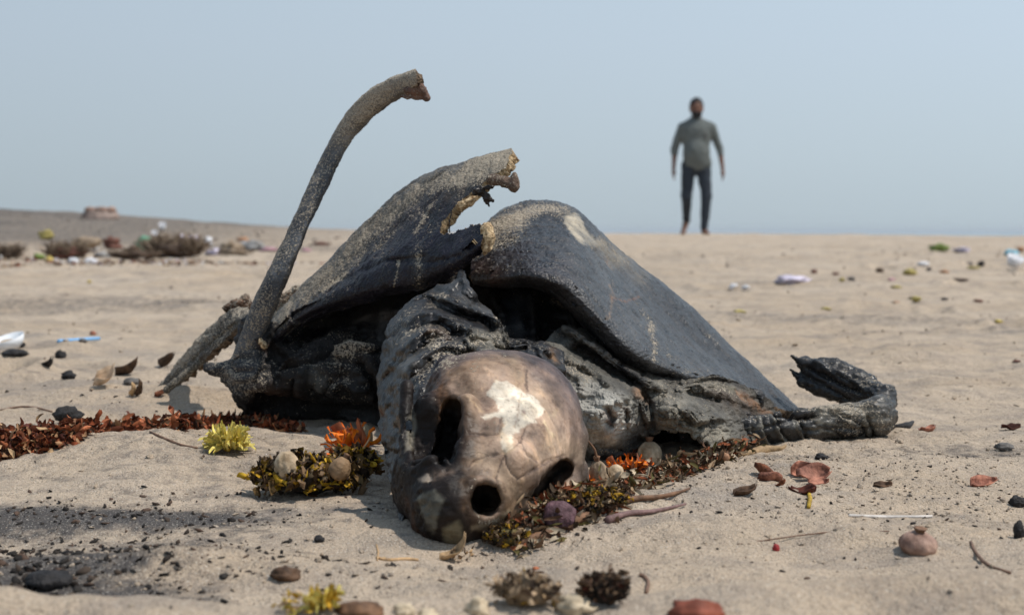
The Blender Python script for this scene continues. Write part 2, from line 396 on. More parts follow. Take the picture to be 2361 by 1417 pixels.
# ---------------------------------------------------------------- turtle carcass
base = P(1180, 1000, 1.55); base[2] = 0
TUR = thing('dead_turtle', 'dried black turtle carcass lying on the sand with bare skull toward the viewer', 'turtle', base)
def ridge_disp(x, y, ridges):
    s = np.zeros(np.shape(x))
    for pts, w, a in ridges:
        D = pdist(x, y, pts); s = s + a*np.exp(-(D/w)**2)
    return s
def paint(x, y, base_c, strokes, P3, seed=0, warp=9):
    """strokes: (kind, pts, width, colour, strength)"""
    wx = x+warp*fbm(P3, 60, 3, seed+1)+4*fbm(P3, 320, 2, seed+3); wy = y+warp*fbm(P3, 60, 3, seed+2)+4*fbm(P3, 320, 2, seed+4)
    c = np.tile(np.array(base_c, float), (len(x), 1))
    for kind, pts, w, col, s in strokes:
        D = psd(wx, wy, pts) if kind == 'poly' else pdist(wx, wy, pts)
        m = (s*(1-sstep(-w, w, D)) if kind == 'poly' else s*np.exp(-(D/w)**2))[:, None]
        c = c*(1-m)+np.array(col)*m
    return c
def finish_hide(name, V, px, py, F, mats, base_c, strokes, sand0, sand_up, sand_strokes, th=None, rimmat=1, seed=0, parent=TUR, noise=(), wrinkle=()):
    N = vnormals(V, F); V0 = V.copy()
    for fr, amp, an_ in wrinkle:
        Q = V*np.array(an_, float); Q = Q+.35/fr*np.stack([fbm(V+k*.7, fr*.45, 3, k+seed) for k in range(3)], -1)*2.2
        a_ = np.abs(vn(Q*fr+seed)); b_ = np.abs(vn(Q*fr*2.1+seed+9)); V = V+N*(amp*(np.minimum(a_, .42)*2.2-.45+.45*(np.minimum(b_, .4)*2-.4)))[:, None]
    N = vnormals(V, F)
    for fr, amp, oc in noise: V = V + N*(amp*fbm(V, fr, oc, seed+fr % 13))[:, None]
    N = vnormals(V, F)
    tint = paint(px, py, base_c, strokes, V, seed)
    sand = sand0 + sand_up*sstep(.25, .9, N[:, 2])
    for pts, w, s in sand_strokes: sand = sand + s*np.exp(-(pdist(px, py, pts)/w)**2)
    mi = None
    if th is not None:
        V, F, rim, used = solidify(V, F, th, N); tint = np.concatenate([tint[used]]*2); sand = np.concatenate([sand[used]]*2)
        mi = rim*rimmat
    return mobj(name, V, F, mats, parent, attrs={'tint': tint, 'sand': np.clip(sand, -.2, 1.2)}, mi=mi)
def patch(name, rows, nu, nv, mats, ridges=(), cut=None, flip=False, edge_noise=0, **kw):
    A = np.array(rows, float); G = cr_axis(A, nu); G = np.swapaxes(cr_axis(np.swapaxes(G, 0, 1), nv), 0, 1)
    px, py, d = G[..., 0].ravel(), G[..., 1].ravel(), G[..., 2].ravel()
    d = d - ridge_disp(px, py, ridges); V = P(px, py, d); F = grid_faces(nu, nv)
    if cut is not None:
        c = np.array(F); cxm, cym = px[c].mean(1), py[c].mean(1); nz = 5*fbm(V[c].mean(1), 150, 3, 5)
        keep = np.ones(len(F), bool)
        for poly in cut: keep &= psd(cxm, cym, poly)+nz > 0
        F = F[keep]
    if not flip: F = F[:, ::-1]
    return finish_hide(name, V, px, py, F, mats, **kw)
def relief(name, top, bot, nu, nv, dpts, mats, ridges=(), flip=False, wn_=(), **kw):
    T = cr_axis(np.array(top, float), nv); B = cr_axis(np.array(bot, float), nv); u = np.linspace(0, 1, nu)[:, None, None]
    G = T[None]*(1-u)+B[None]*u; px, py = G[..., 0].ravel(), G[..., 1].ravel()
    dp = np.array(dpts, float); d = rbf(dp[:, :2], dp[:, 2], px, py, 1e-4)
    Q = np.stack([px, py, px*0], -1)
    for fr, a, ax, ay, sd in wn_: d = d - a*ridged(Q*np.array([ax, ay, 1]), fr, 3, sd)
    d = d - ridge_disp(px, py, ridges); V = P(px, py, d); F = grid_faces(nu, nv)
    if flip: F = F[:, ::-1]
    return finish_hide(name, V, px, py, F, mats, **kw)
def qsdf(name, fn, lo, hi, h, d0, mats, disp=None, flip=False, **kw):
    """model in pixel-sized units (photo x, photo y, depth) about distance d0"""
    s = d0/FPX; ax = [np.arange(lo[k], hi[k]+h, h, dtype=np.float32) for k in range(3)]
    X = np.stack(np.meshgrid(*ax, indexing='ij'), -1); V, F = snets(fn(X), lo, h)
    px, py, w = V[:, 0], V[:, 1], V[:, 2]; V3 = P(px, py, d0+w*s)
    if disp is not None:
        N = vnormals(V3, F); 
        V3 = V3 - N*disp(px, py, w)[:, None]*(-1)
    return finish_hide(name, V3, px, py, F, mats, **kw)

DK = (.018, .018, .021)       # blue-black hide
GY_ = (.075, .072, .066)      # greyed hide
BR = (.05, .032, .02)
# skull
def slot(X, pts, r, w0, w1):
    d = pdist(X[..., 0], X[..., 1], pts).astype(np.float32)-r
    return smax(d, np.abs(X[..., 2]-(w0+w1)/2)-(w1-w0)/2, 8)
def skull_sdf(X):
    R = frame((-105, 220, -510))
    s = ell(X, (1150, 1030, 200), (290, 150, 165), R)
    s = smin(s, ell(X, (1178, 978, 330), (166, 170, 190)), 40)
    s = smin(s, ell(X, (1105, 930, 280), (128, 118, 170)), 40)
    s = smin(s, ell(X, (1090, 1160, 0), (108, 100, 120)), 45)
    s = smin(s, ell(X, (1010, 1110, 90), (108, 130, 170)), 45)
    s = smin(s, ell(X, (1035, 1180, -50), (92, 100, 120)), 40)
    s = smin(s, cone(X, (1005, 960, 160), (990, 1150, 40), 58, 55), 35)
    s = smin(s, cone(X, (1325, 1010, 300), (1305, 1120, 260), 32, 34), 30)
    s = smin(s, cone(X, (1180, 1060, -20), (1215, 1150, 20), 45, 30), 40)
    s = smin(s, cone(X, (1310, 1120, 240), (1225, 1185, 60), 22, 26), 22)
    s = smax(s, -ell(X, (964, 965, 0), (74, 118, 120)), 14)
    s = smax(s, -ell(X, (905, 960, 180), (40, 90, 110)), 30)
    s = smin(s, cone(X, (938, 890, 190), (932, 1010, 90), 16, 13), 12)
    s = smin(s, cone(X, (932, 1010, 90), (950, 1085, -10), 13, 18), 12)
    s = smin(s, cone(X, (945, 1078, 0), (1028, 1068, -70), 12, 9), 8)
    s = smin(s, cone(X, (1028, 845, 300), (1045, 925, 130), 26, 24), 24)
    # brow ridge above the sockets
    s = smin(s, cone(X, (1075, 935, 60), (1068, 1060, -40), 30, 30), 25)
    # sockets and nostril
    Q = X + 9*fbm(X, .035, 3, 4)[..., None]
    s = smax(s, -slot(Q, [(1044, 942), (1038, 1000), (1020, 1050)], 23, -260, 210), 10)
    s = smax(s, -slot(Q, [(1240, 1148), (1264, 1116), (1298, 1082)], 24, -200, 300), 8)
    s = smin(s, ell(X, (1270, 1100, 380), (90, 80, 60)), 10)
    s = smax(s, -cone(Q, (1117, 1158, -260), (1122, 1140, 120), 43, 36), 6)
    s = smax(s, -slot(Q, [(942, 975), (945, 990)], 5, -100, 200), 5)
    # sutures between the scutes
    return s
CRK = [[(1080, 1000), (1115, 1003), (1150, 1000), (1153, 965)], [(1093, 1065), (1120, 1050), (1150, 1048), (1162, 1042), (1168, 1070), (1180, 1090), (1192, 1100)],
       [(1162, 1042), (1195, 1020), (1210, 1000), (1215, 985)], [(1200, 1015), (1212, 1045), (1238, 1062)], [(1160, 1048), (1150, 1075), (1142, 1100)],
       [(1192, 1105), (1225, 1085), (1260, 1062), (1300, 1050)], [(1212, 900), (1212, 850)], [(1098, 1062), (1080, 1080)], [(1148, 1120), (1142, 1100)]]
WHITE = [(1133, 885), (1145, 870), (1158, 876), (1172, 873), (1186, 886), (1200, 900), (1215, 908), (1232, 916), (1245, 930), (1258, 945), (1250, 958), (1236, 965), (1240, 975), (1226, 978), (1205, 988), (1190, 996), (1180, 1010), (1176, 1030), (1165, 1040), (1152, 1028), (1155, 1000), (1165, 985), (1160, 962), (1140, 960), (1115, 968), (1105, 960), (1128, 952), (1148, 950), (1146, 930), (1126, 912)]
TAN = (.41, .305, .235)
def skull_disp(px, py, w):
    r = ridge_disp(px, py, [(c, 3.5, -.0010) for c in CRK])
    r = r + ridge_disp(px, py, [([(1080, 1110), (1115, 1105), (1150, 1118), (1168, 1150), (1160, 1185)], 9, .0022), ([(955, 1070), (1000, 1062), (1030, 1066)], 6, .004)])
    Q = np.stack([px, py, w], -1); r = r - .0022*np.maximum(fbm(Q, .045, 3, 9)-.12, 0)*2*sstep(1120, 1000, px); return r + .0016*fbm(Q, .014, 3, 3) + .0012*(ridged(Q, .03, 3, 5)-.5)*sstep(1100, 1000, px)
skull = qsdf('skull', skull_sdf, (870, 770, -290), (1370, 1330, 480), 3.6, 1.15, MAT['bone'], disp=skull_disp, base_c=TAN, seed=3,
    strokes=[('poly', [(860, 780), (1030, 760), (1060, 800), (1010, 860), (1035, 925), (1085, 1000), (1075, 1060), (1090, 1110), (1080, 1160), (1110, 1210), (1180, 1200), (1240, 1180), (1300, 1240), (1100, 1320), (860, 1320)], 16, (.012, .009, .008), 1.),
             ('line', [(1000, 860), (1100, 800), (1200, 795), (1280, 845), (1345, 925)], 34, (.05, .045, .058), .9), ('line', [(1340, 930), (1358, 1020), (1350, 1100)], 20, (.09, .07, .065), .8), ('line', [(1060, 900), (1075, 950), (1095, 1010), (1085, 1080)], 16, (.07, .045, .03), .6),
             ('line', [(1075, 930), (1085, 1000), (1080, 1050)], 20, (.05, .03, .02), .8),
             ('line', [(1350, 960), (1352, 1060), (1340, 1120)], 14, (.10, .08, .065), .7),
             ('line', [(1090, 1090), (1075, 1140), (1100, 1210), (1160, 1200), (1175, 1150)], 16, (.05, .032, .02), .85),
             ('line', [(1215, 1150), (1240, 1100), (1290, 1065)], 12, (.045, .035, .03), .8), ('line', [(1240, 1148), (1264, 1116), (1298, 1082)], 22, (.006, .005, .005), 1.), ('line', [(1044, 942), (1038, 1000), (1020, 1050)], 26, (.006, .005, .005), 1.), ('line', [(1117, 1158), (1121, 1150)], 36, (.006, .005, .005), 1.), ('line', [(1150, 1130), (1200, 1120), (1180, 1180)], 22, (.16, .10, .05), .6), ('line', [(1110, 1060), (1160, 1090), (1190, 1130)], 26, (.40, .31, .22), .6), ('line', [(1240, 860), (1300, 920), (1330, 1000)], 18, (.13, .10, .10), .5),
             ('line', [(1080, 870), (1100, 930), (1120, 1000)], 26, (.22, .155, .10), .5),
             ('line', [(1180, 830), (1200, 870), (1190, 890)], 14, (.42, .31, .19), .5),
             ('poly', [(940, 960), (955, 945), (958, 985), (948, 1040), (936, 1040)], 4, (.13, .125, .105), .9),
             ('poly', [(965, 1100), (985, 1095), (994, 1103), (985, 1112), (968, 1110)], 3, (.42, .36, .30), .9),
             ('poly', [(960, 1140), (1000, 1128), (1022, 1150), (1010, 1190), (1000, 1230), (985, 1210), (965, 1180)], 7, (.16, .16, .135), .75),
             ('poly', [(1020, 1220), (1055, 1200), (1070, 1230), (1050, 1260), (1025, 1250)], 8, (.17, .16, .11), .6),
             ('line', [(1010, 970), (1030, 900)], 7, (.11, .06, .03), .6), ('line', [(1066, 1110), (1075, 1135), (1068, 1170)], 8, (.10, .065, .04), .7), ('line', [(935, 1150), (955, 1215), (1000, 1268)], 6, (.06, .028, .016), .6), ('line', [(1000, 1100), (1040, 1085)], 8, (.12, .09, .07), .6), ('line', [(960, 890), (1000, 870)], 10, (.06, .04, .03), .7), ('line', [(1090, 1215), (1150, 1200), (1170, 1180)], 7, (.20, .17, .12), .8), ('line', [(1040, 860), (1080, 840), (1150, 835)], 20, (.30, .21, .13), .5), ('line', [(1230, 1050), (1290, 1020), (1330, 1050)], 20, (.42, .33, .24), .5), ('line', [(1120, 930), (1110, 1000)], 14, (.20, .15, .13), .45), ('line', [(1230, 900), (1270, 960), (1270, 1020)], 14, (.40, .31, .22), .5), ('line', [(1010, 880), (1030, 930)], 16, (.13, .07, .035), .7)] +
            [('line', c, 2.0, (.07, .05, .045), .7) for c in CRK] +
            [('line', [(1258, 970), (1268, 990), (1280, 1002)], 3, (.55, .45, .30), .8), ('line', [(1080, 915), (1110, 948)], 3, (.48, .36, .24), .6), ('line', [(1270, 960), (1285, 945)], 3, (.5, .4, .28), .6),
             ('line', [(1175, 990), (1165, 1035)], 10, (.60, .46, .30), .8), ('poly', WHITE, 2.5, (.68, .63, .53), 1.), ('line', [(1150, 890), (1165, 905)], 7, (.42, .36, .28), .6), ('line', [(1215, 935), (1240, 950)], 6, (.5, .45, .36), .6), ('line', [(1160, 1000), (1170, 1030)], 10, (.45, .35, .24), .7), ('line', [(1200, 905), (1195, 950), (1185, 985)], 2.2, (.35, .26, .2), .7), ('line', [(1135, 895), (1150, 900)], 5, (.5, .47, .42), .5), ('line', [(1206, 950), (1210, 953)], 4, (.3, .22, .18), .9)],
    sand0=-.12, sand_up=.16, sand_strokes=[([(930, 880), (960, 830), (1010, 810)], 26, .2), ([(1100, 850), (1105, 820)], 12, .25), ([(930, 950), (925, 1100)], 18, .1), ([(960, 920), (990, 900)], 20, .1), ([(1090, 1110), (1080, 1150), (1110, 1205), (1160, 1195)], 8, .5), ([(1350, 1000), (1345, 1080)], 10, .3), ([(1000, 850), (1080, 805)], 14, .5)],
    noise=((90, .0009, 3),))

# neck folds over the skull
neck_top = [(876, 990), (872, 880), (884, 800), (900, 742), (940, 696), (1000, 662), (1040, 655), (1066, 624), (1086, 662), (1112, 702), (1152, 738), (1165, 778), (1235, 786), (1300, 812)]
neck_bot = [(925, 1215), (945, 1160), (965, 1080), (985, 990), (1000, 940), (1030, 900), (1060, 880), (1085, 875), (1110, 870), (1140, 870), (1170, 870), (1200, 870), (1250, 880), (1310, 900)]
nd = [(862, 980, 1.42), (868, 880, 1.45), (884, 800, 1.50), (900, 742, 1.53), (940, 696, 1.55), (1000, 662, 1.57), (1066, 624, 1.56), (1112, 702, 1.52), (1152, 738, 1.48), (1165, 778, 1.44), (1235, 786, 1.44), (1300, 812, 1.44),
      (900, 980, 1.30), (905, 880, 1.36), (925, 800, 1.40), (945, 745, 1.43), (990, 710, 1.45), (1040, 700, 1.45), (1085, 690, 1.47), (1000, 770, 1.38), (1080, 780, 1.37), (1150, 790, 1.39), (1060, 840, 1.34), (960, 880, 1.28), (1150, 830, 1.36),
      (1200, 830, 1.37), (1290, 850, 1.40), (1310, 900, 1.42), (1000, 940, 1.26), (900, 1100, 1.22), (900, 1260, 1.13), (960, 1090, 1.19), (930, 1190, 1.16), (1140, 870, 1.38), (1250, 880, 1.40)]
nr = [([(885, 840), (880, 900), (890, 960)], 12, .010), ([(905, 860), (900, 930), (920, 1000)], 12, -.006), ([(920, 900), (925, 960), (940, 1010)], 8, .008), ([(890, 718), (935, 700), (960, 678), (1000, 662), (1040, 662), (1060, 640)], 11, .020), ([(1066, 628), (1074, 655), (1090, 676), (1118, 705), (1146, 728), (1148, 745)], 12, .022),
      ([(950, 690), (985, 678), (1012, 682), (1040, 696), (1075, 712), (1115, 722), (1145, 736)], 8, .017), ([(1000, 700), (1040, 718), (1085, 738), (1130, 755)], 13, -.034), ([(1080, 684), (1092, 692)], 12, -.010),
      ([(893, 800), (898, 762), (918, 728), (950, 706)], 10, .014), ([(935, 742), (965, 724), (1000, 716), (1030, 728), (1062, 742), (1085, 762), (1090, 775)], 9, .016), ([(945, 765), (975, 748), (1010, 748)], 8, -.012), ([(1020, 750), (1045, 768), (1060, 775)], 9, -.022),
      ([(985, 762), (1008, 763), (1030, 778), (1005, 790), (990, 800)], 6, .012), ([(895, 835), (930, 800), (970, 770), (985, 762)], 9, .013), ([(862, 900), (905, 858), (945, 820), (985, 795)], 8, -.012),
      ([(905, 890), (940, 850), (980, 815), (1020, 795), (1050, 800), (1085, 802)], 9, .012), ([(862, 985), (910, 925), (950, 875), (990, 835)], 8, -.010), ([(1055, 775), (1078, 783), (1088, 800)], 6, .010), ([(1070, 795), (1082, 802)], 5, -.012),
      ([(1095, 770), (1120, 778), (1150, 775), (1165, 790), (1190, 798), (1220, 790), (1250, 805), (1275, 812)], 7, .012), ([(1145, 800), (1180, 808), (1210, 802)], 4, -.012), ([(1245, 815), (1262, 840), (1270, 858)], 6, .011), ([(1235, 835), (1255, 862)], 5, -.012),
      ([(900, 1000), (915, 960), (935, 910)], 10, .010), ([(885, 1120), (895, 1040), (905, 960)], 7, -.008), ([(905, 1120), (915, 1060), (925, 1010)], 9, .008), ([(880, 860), (900, 845), (930, 850)], 9, .008), ([(878, 935), (905, 925), (930, 940)], 8, .008), ([(885, 1010), (905, 1030), (930, 1040)], 8, .008)]
relief('neck_skin', neck_top, neck_bot, 190, 330, nd, [MAT['hide'], MAT['hide']], ridges=nr, wn_=((1/60., .0045, 1., .7, 3), (1/18., .0010, 1., 1., 5)), flip=True, base_c=(.015, .014, .014), seed=11,
    strokes=[('line', [(880, 980), (900, 1060), (930, 1180)], 55, (.007, .006, .006), .9), ('line', [(876, 760), (872, 860), (880, 960)], 22, (.012, .012, .013), .8), ('line', [(930, 850), (945, 830)], 16, (.11, .105, .095), .7), ('line', [(900, 880), (900, 1000), (905, 1100)], 26, (.03, .028, .025), .6), ('line', [(990, 760), (1010, 765), (1030, 778)], 8, (.16, .11, .075), .7),
             ('line', [(1000, 665), (1060, 660), (1100, 705), (1140, 730)], 14, (.055, .058, .062), .8), ('line', [(1095, 780), (1150, 782), (1130, 800)], 18, (.14, .13, .10), .7), ('line', [(1270, 815), (1280, 830)], 10, (.16, .09, .04), .7), ('line', [(1000, 700), (1120, 755)], 14, (.012, .011, .012), .8)],
    sand0=-.04, sand_up=.22, sand_strokes=[([(900, 800), (950, 750), (1000, 790)], 34, .25), ([(1000, 690), (1020, 688)], 14, .3), ([(1100, 785), (1150, 790)], 22, .35), ([(1080, 800), (1000, 830), (940, 900)], 16, .3), ([(905, 960), (915, 1150)], 24, .15), ([(1145, 730), (1150, 750)], 8, .4)], th=.004, noise=((70, .0012, 3),), wrinkle=((32, .0026, (1, 1, 1.7)), (90, .0007, (1, 1, 1.6))))

# dark hollow under the shell
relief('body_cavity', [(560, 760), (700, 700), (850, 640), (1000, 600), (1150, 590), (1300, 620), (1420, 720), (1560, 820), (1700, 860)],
       [(560, 1010), (700, 1020), (850, 1020), (1000, 1020), (1150, 1020), (1300, 1040), (1420, 1060), (1560, 1080), (1700, 1060)], 90, 200,
       [(560, 760, 1.86), (560, 1010, 1.84), (850, 640, 1.76), (850, 830, 1.72), (850, 1020, 1.74), (1150, 590, 1.72), (1200, 720, 1.64), (1150, 1020, 1.62), (1300, 620, 1.70), (1340, 760, 1.62), (1420, 720, 1.66), (1300, 1040, 1.60), (1560, 820, 1.72), (1560, 1080, 1.62), (1700, 860, 1.80), (1700, 1060, 1.72)],
       [MAT['hide'], MAT['hide']], flip=True, wn_=((1/60., .008, .7, 1., 2),), ridges=[([(1230, 680), (1235, 760), (1240, 800)], 5, .012), ([(1290, 640), (1310, 700), (1330, 760)], 8, .012), ([(1120, 650), (1160, 720)], 6, .008)],
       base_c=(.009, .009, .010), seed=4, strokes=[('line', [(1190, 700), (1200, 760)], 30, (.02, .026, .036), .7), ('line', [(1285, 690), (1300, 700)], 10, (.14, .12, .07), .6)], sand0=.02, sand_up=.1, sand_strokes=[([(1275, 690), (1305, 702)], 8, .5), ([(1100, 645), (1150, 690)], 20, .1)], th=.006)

# right throat and shoulder skin
sh_top = [(1180, 815), (1250, 790), (1300, 752), (1370, 770), (1440, 830), (1500, 862), (1580, 872), (1660, 868), (1740, 900), (1800, 940)]
sh_bot = [(1200, 1120), (1270, 1100), (1340, 1085), (1400, 1065), (1470, 1050), (1500, 998), (1560, 990), (1620, 1012), (1680, 1050), (1790, 1020)]
sd_ = [(1180, 815, 1.50), (1250, 790, 1.50), (1300, 752, 1.55), (1370, 770, 1.56), (1440, 830, 1.55), (1500, 862, 1.545), (1580, 872, 1.57), (1660, 868, 1.60), (1740, 900, 1.66), (1800, 940, 1.74),
       (1290, 850, 1.46), (1350, 850, 1.48), (1360, 930, 1.44), (1440, 920, 1.45), (1400, 990, 1.44), (1340, 1085, 1.50), (1400, 1065, 1.51), (1470, 1050, 1.53), (1500, 998, 1.50), (1480, 940, 1.49), (1550, 920, 1.50), (1540, 960, 1.46), (1600, 975, 1.47), (1640, 1000, 1.50), (1680, 1050, 1.50), (1700, 940, 1.58), (1200, 1120, 1.45), (1270, 1100, 1.48), (1790, 1020, 1.66), (1620, 1012, 1.49), (1560, 990, 1.48)]
sr = [([(1303, 756), (1330, 772), (1360, 792), (1395, 815), (1425, 838), (1455, 858), (1485, 878), (1520, 892)], 10, .026), ([(1330, 805), (1370, 832), (1410, 858), (1460, 882)], 15, -.030), ([(1400, 800), (1440, 835), (1480, 860)], 9, -.018),
      ([(1315, 832), (1345, 836), (1375, 850), (1395, 878)], 8, .013), ([(1290, 845), (1330, 870), (1350, 900)], 9, .006), ([(1335, 850), (1365, 870)], 7, -.010),
      ([(1462, 900), (1478, 935), (1500, 975)], 8, .012), ([(1485, 905), (1500, 940), (1506, 985)], 7, -.016), ([(1470, 920), (1480, 960), (1490, 990)], 5, -.008),
      ([(1400, 950), (1410, 965), (1405, 975)], 10, -.018), ([(1442, 935), (1446, 965)], 7, -.014), ([(1425, 925), (1450, 945), (1455, 985)], 6, .008), ([(1370, 960), (1395, 950), (1405, 975)], 6, .007),
      ([(1525, 945), (1560, 935), (1590, 952), (1608, 972), (1640, 965), (1670, 962)], 8, .015), ([(1580, 962), (1605, 985), (1640, 980)], 6, -.014), ([(1590, 905), (1620, 915), (1650, 925)], 9, -.016), ([(1560, 890), (1620, 895), (1680, 915), (1730, 935)], 7, .009),
      ([(1480, 866), (1540, 888), (1590, 890), (1640, 875), (1700, 885)], 6, -.013), ([(1520, 880), (1570, 900), (1640, 888)], 5, .007), ([(1500, 1000), (1560, 993), (1620, 1015), (1670, 1045)], 6, .008), ([(1560, 985), (1600, 990), (1640, 1010)], 12, .006), ([(1380, 1050), (1450, 1045)], 8, .008), ([(1385, 1030), (1430, 1035)], 5, -.008)]
relief('shoulder_skin', sh_top, sh_bot, 170, 380, sd_, [MAT['wool'], MAT['hide']], ridges=sr, wn_=((1/26., .0035, 1., 1.3, 6), (1/9., .0014, 1.1, .6, 8)), flip=True, base_c=(.10, .098, .088), seed=17,
    strokes=[('poly', [(1290, 900), (1340, 880), (1400, 900), (1450, 930), (1470, 990), (1450, 1030), (1360, 1030), (1330, 960)], 22, (.40, .40, .37), .9), ('line', [(1340, 790), (1400, 830), (1470, 875)], 22, (.014, .013, .014), .9), ('line', [(1305, 758), (1360, 792), (1420, 835)], 6, (.15, .14, .125), .8),  # pale stroke paints light on the raised strap, dark stroke shades its groove
             ('line', [(1385, 1055), (1440, 1040), (1460, 1010)], 22, (.075, .08, .088), .8), ('line', [(1470, 900), (1495, 930)], 8, (.25, .13, .06), .6), ('line', [(1400, 955), (1408, 972)], 9, (.05, .03, .025), .9), ('line', [(1446, 940), (1446, 965)], 6, (.05, .03, .025), .8),
             ('line', [(1500, 862), (1580, 884), (1650, 872), (1720, 890), (1790, 935)], 11, (.02, .017, .014), .85), ('line', [(1640, 905), (1690, 925), (1740, 950)], 20, (.05, .035, .024), .85), ('line', [(1700, 905), (1750, 940), (1790, 965)], 6, (.22, .11, .05), .6), ('line', [(1620, 885), (1690, 900)], 8, (.16, .15, .11), .5),
             ('line', [(1595, 908), (1640, 920)], 9, (.02, .018, .017), .8), ('line', [(1310, 810), (1370, 855), (1395, 885)], 12, (.06, .06, .052), .6), ('line', [(1530, 960), (1600, 990), (1660, 1010)], 28, (.24, .23, .19), .7), ('line', [(1500, 900), (1560, 920), (1620, 890)], 20, (.20, .19, .16), .6), ('line', [(1290, 840), (1330, 870), (1340, 920)], 18, (.22, .21, .19), .6)],
    sand0=.05, sand_up=.10, sand_strokes=[([(1290, 830), (1350, 870)], 20, .3), ([(1530, 900), (1620, 890), (1700, 910)], 25, .25), ([(1540, 950), (1620, 990), (1680, 1020)], 28, .3), ([(1380, 1040), (1450, 1040)], 20, .3)], th=.004, noise=((120, .0010, 3),), wrinkle=((48, .0024, (.7, 1, 2.)), (160, .0009, (.5, 1, 1.8))))

# domed shell half on the right
dome = [[(1100, 760, 2.40), (1180, 800, 2.48), (1260, 800, 2.50), (1360, 810, 2.50), (1470, 830, 2.46), (1590, 850, 2.38), (1700, 900, 2.25), (1845, 985, 2.02)],
        [(1100, 620, 2.10), (1160, 600, 2.18), (1240, 580, 2.22), (1340, 590, 2.22), (1440, 660, 2.2), (1560, 750, 2.16), (1690, 850, 2.06), (1845, 968, 1.92)],
        [(1100, 548, 1.76), (1146, 494, 1.80), (1230, 464, 1.83), (1326, 483, 1.82), (1432, 580, 1.83), (1566, 683, 1.84), (1704, 815, 1.84), (1852, 950, 1.82)],
        [(1090, 580, 1.66), (1140, 540, 1.67), (1225, 512, 1.68), (1332, 535, 1.67), (1418, 630, 1.68), (1525, 725, 1.70), (1660, 838, 1.73), (1825, 948, 1.76)],
        [(1085, 606, 1.60), (1145, 585, 1.585), (1228, 570, 1.575), (1322, 600, 1.565), (1395, 680, 1.57), (1490, 770, 1.58), (1615, 850, 1.63), (1785, 938, 1.71)],
        [(1085, 632, 1.565), (1148, 630, 1.535), (1232, 625, 1.51), (1312, 655, 1.505), (1385, 732, 1.505), (1468, 812, 1.515), (1572, 860, 1.56), (1745, 918, 1.665)],
        [(1090, 652, 1.575), (1152, 656, 1.555), (1236, 656, 1.53), (1298, 688, 1.525), (1366, 762, 1.525), (1448, 842, 1.54), (1560, 880, 1.585), (1722, 940, 1.70)],
        [(1095, 655, 1.66), (1158, 662, 1.64), (1240, 664, 1.62), (1296, 700, 1.62), (1366, 776, 1.62), (1450, 855, 1.63), (1560, 892, 1.67), (1720, 950, 1.76)]]
dr = [([(1345, 500), (1400, 600), (1430, 690), (1470, 780)], 45, .008), ([(1100, 648), (1160, 640), (1230, 638), (1300, 660), (1350, 700), (1400, 750)], 7, .002), ([(1110, 618), (1200, 600), (1280, 612), (1345, 660), (1400, 730)], 5, -.0012), ([(1130, 600), (1200, 582), (1290, 596), (1355, 640)], 4, -.0008),
      ([(1170, 560), (1200, 545), (1240, 530)], 3, -.002), ([(1395, 595), (1410, 640), (1412, 680), (1405, 700), (1402, 740)], 3, -.0016), ([(1412, 690), (1470, 685)], 3, -.0016)]
patch('carapace', dome, 260, 420, [MAT['shell'], MAT['tornb']], ridges=dr, base_c=(.015, .0145, .016), seed=23,
    strokes=[('poly', [(1298, 500), (1330, 494), (1345, 520), (1368, 545), (1385, 562), (1372, 572), (1340, 560), (1315, 535)], 5, (.46, .41, .31), .9), ('line', [(1380, 600), (1440, 720), (1530, 830), (1650, 880)], 80, (.052, .056, .062), .8), ('line', [(1100, 600), (1200, 590), (1290, 630)], 40, (.020, .017, .020), .8), ('line', [(1110, 620), (1140, 640)], 26, (.045, .022, .014), .6),  # wide grey stroke down the right slope: sky gloss and dust painted into the tint
             ('line', [(1412, 690), (1440, 695), (1470, 684)], 2.5, (.14, .07, .04), .8), ('line', [(1395, 595), (1408, 618)], 2.5, (.10, .06, .04), .8), ('line', [(1408, 660), (1413, 690), (1400, 735)], 3, (.16, .11, .07), .7), ('line', [(1180, 556), (1215, 545), (1245, 530)], 2.5, (.01, .01, .01), .8),
             ('line', [(1430, 590), (1480, 640)], 16, (.14, .12, .09), .5), ('line', [(1385, 565), (1420, 600)], 16, (.20, .17, .12), .6), ('line', [(1350, 700), (1420, 790), (1470, 840)], 12, (.015, .015, .018), .8)],
    sand0=.0, sand_up=.08, sand_strokes=[([(1120, 540), (1160, 510), (1200, 492), (1250, 482), (1300, 490)], 26, .50), ([(1150, 560), (1200, 520)], 30, .3), ([(1390, 560), (1440, 600)], 18, .35), ([(1120, 640), (1100, 600), (1160, 620)], 26, .10), ([(1500, 750), (1510, 800), (1505, 830)], 8, .40), ([(1535, 790), (1545, 830)], 6, .3), ([(1480, 690), (1500, 760)], 12, .15), ([(1560, 860), (1640, 855)], 9, .25), ([(1480, 820), (1550, 860)], 9, .22), ([(1630, 770), (1660, 795)], 4, .3)],
    th=.010, noise=((55, .0014, 4), (260, .0003, 2)), wrinkle=((190, .0007, (1, 1, 1.2)), (45, .0016, (1, 1, .4))))

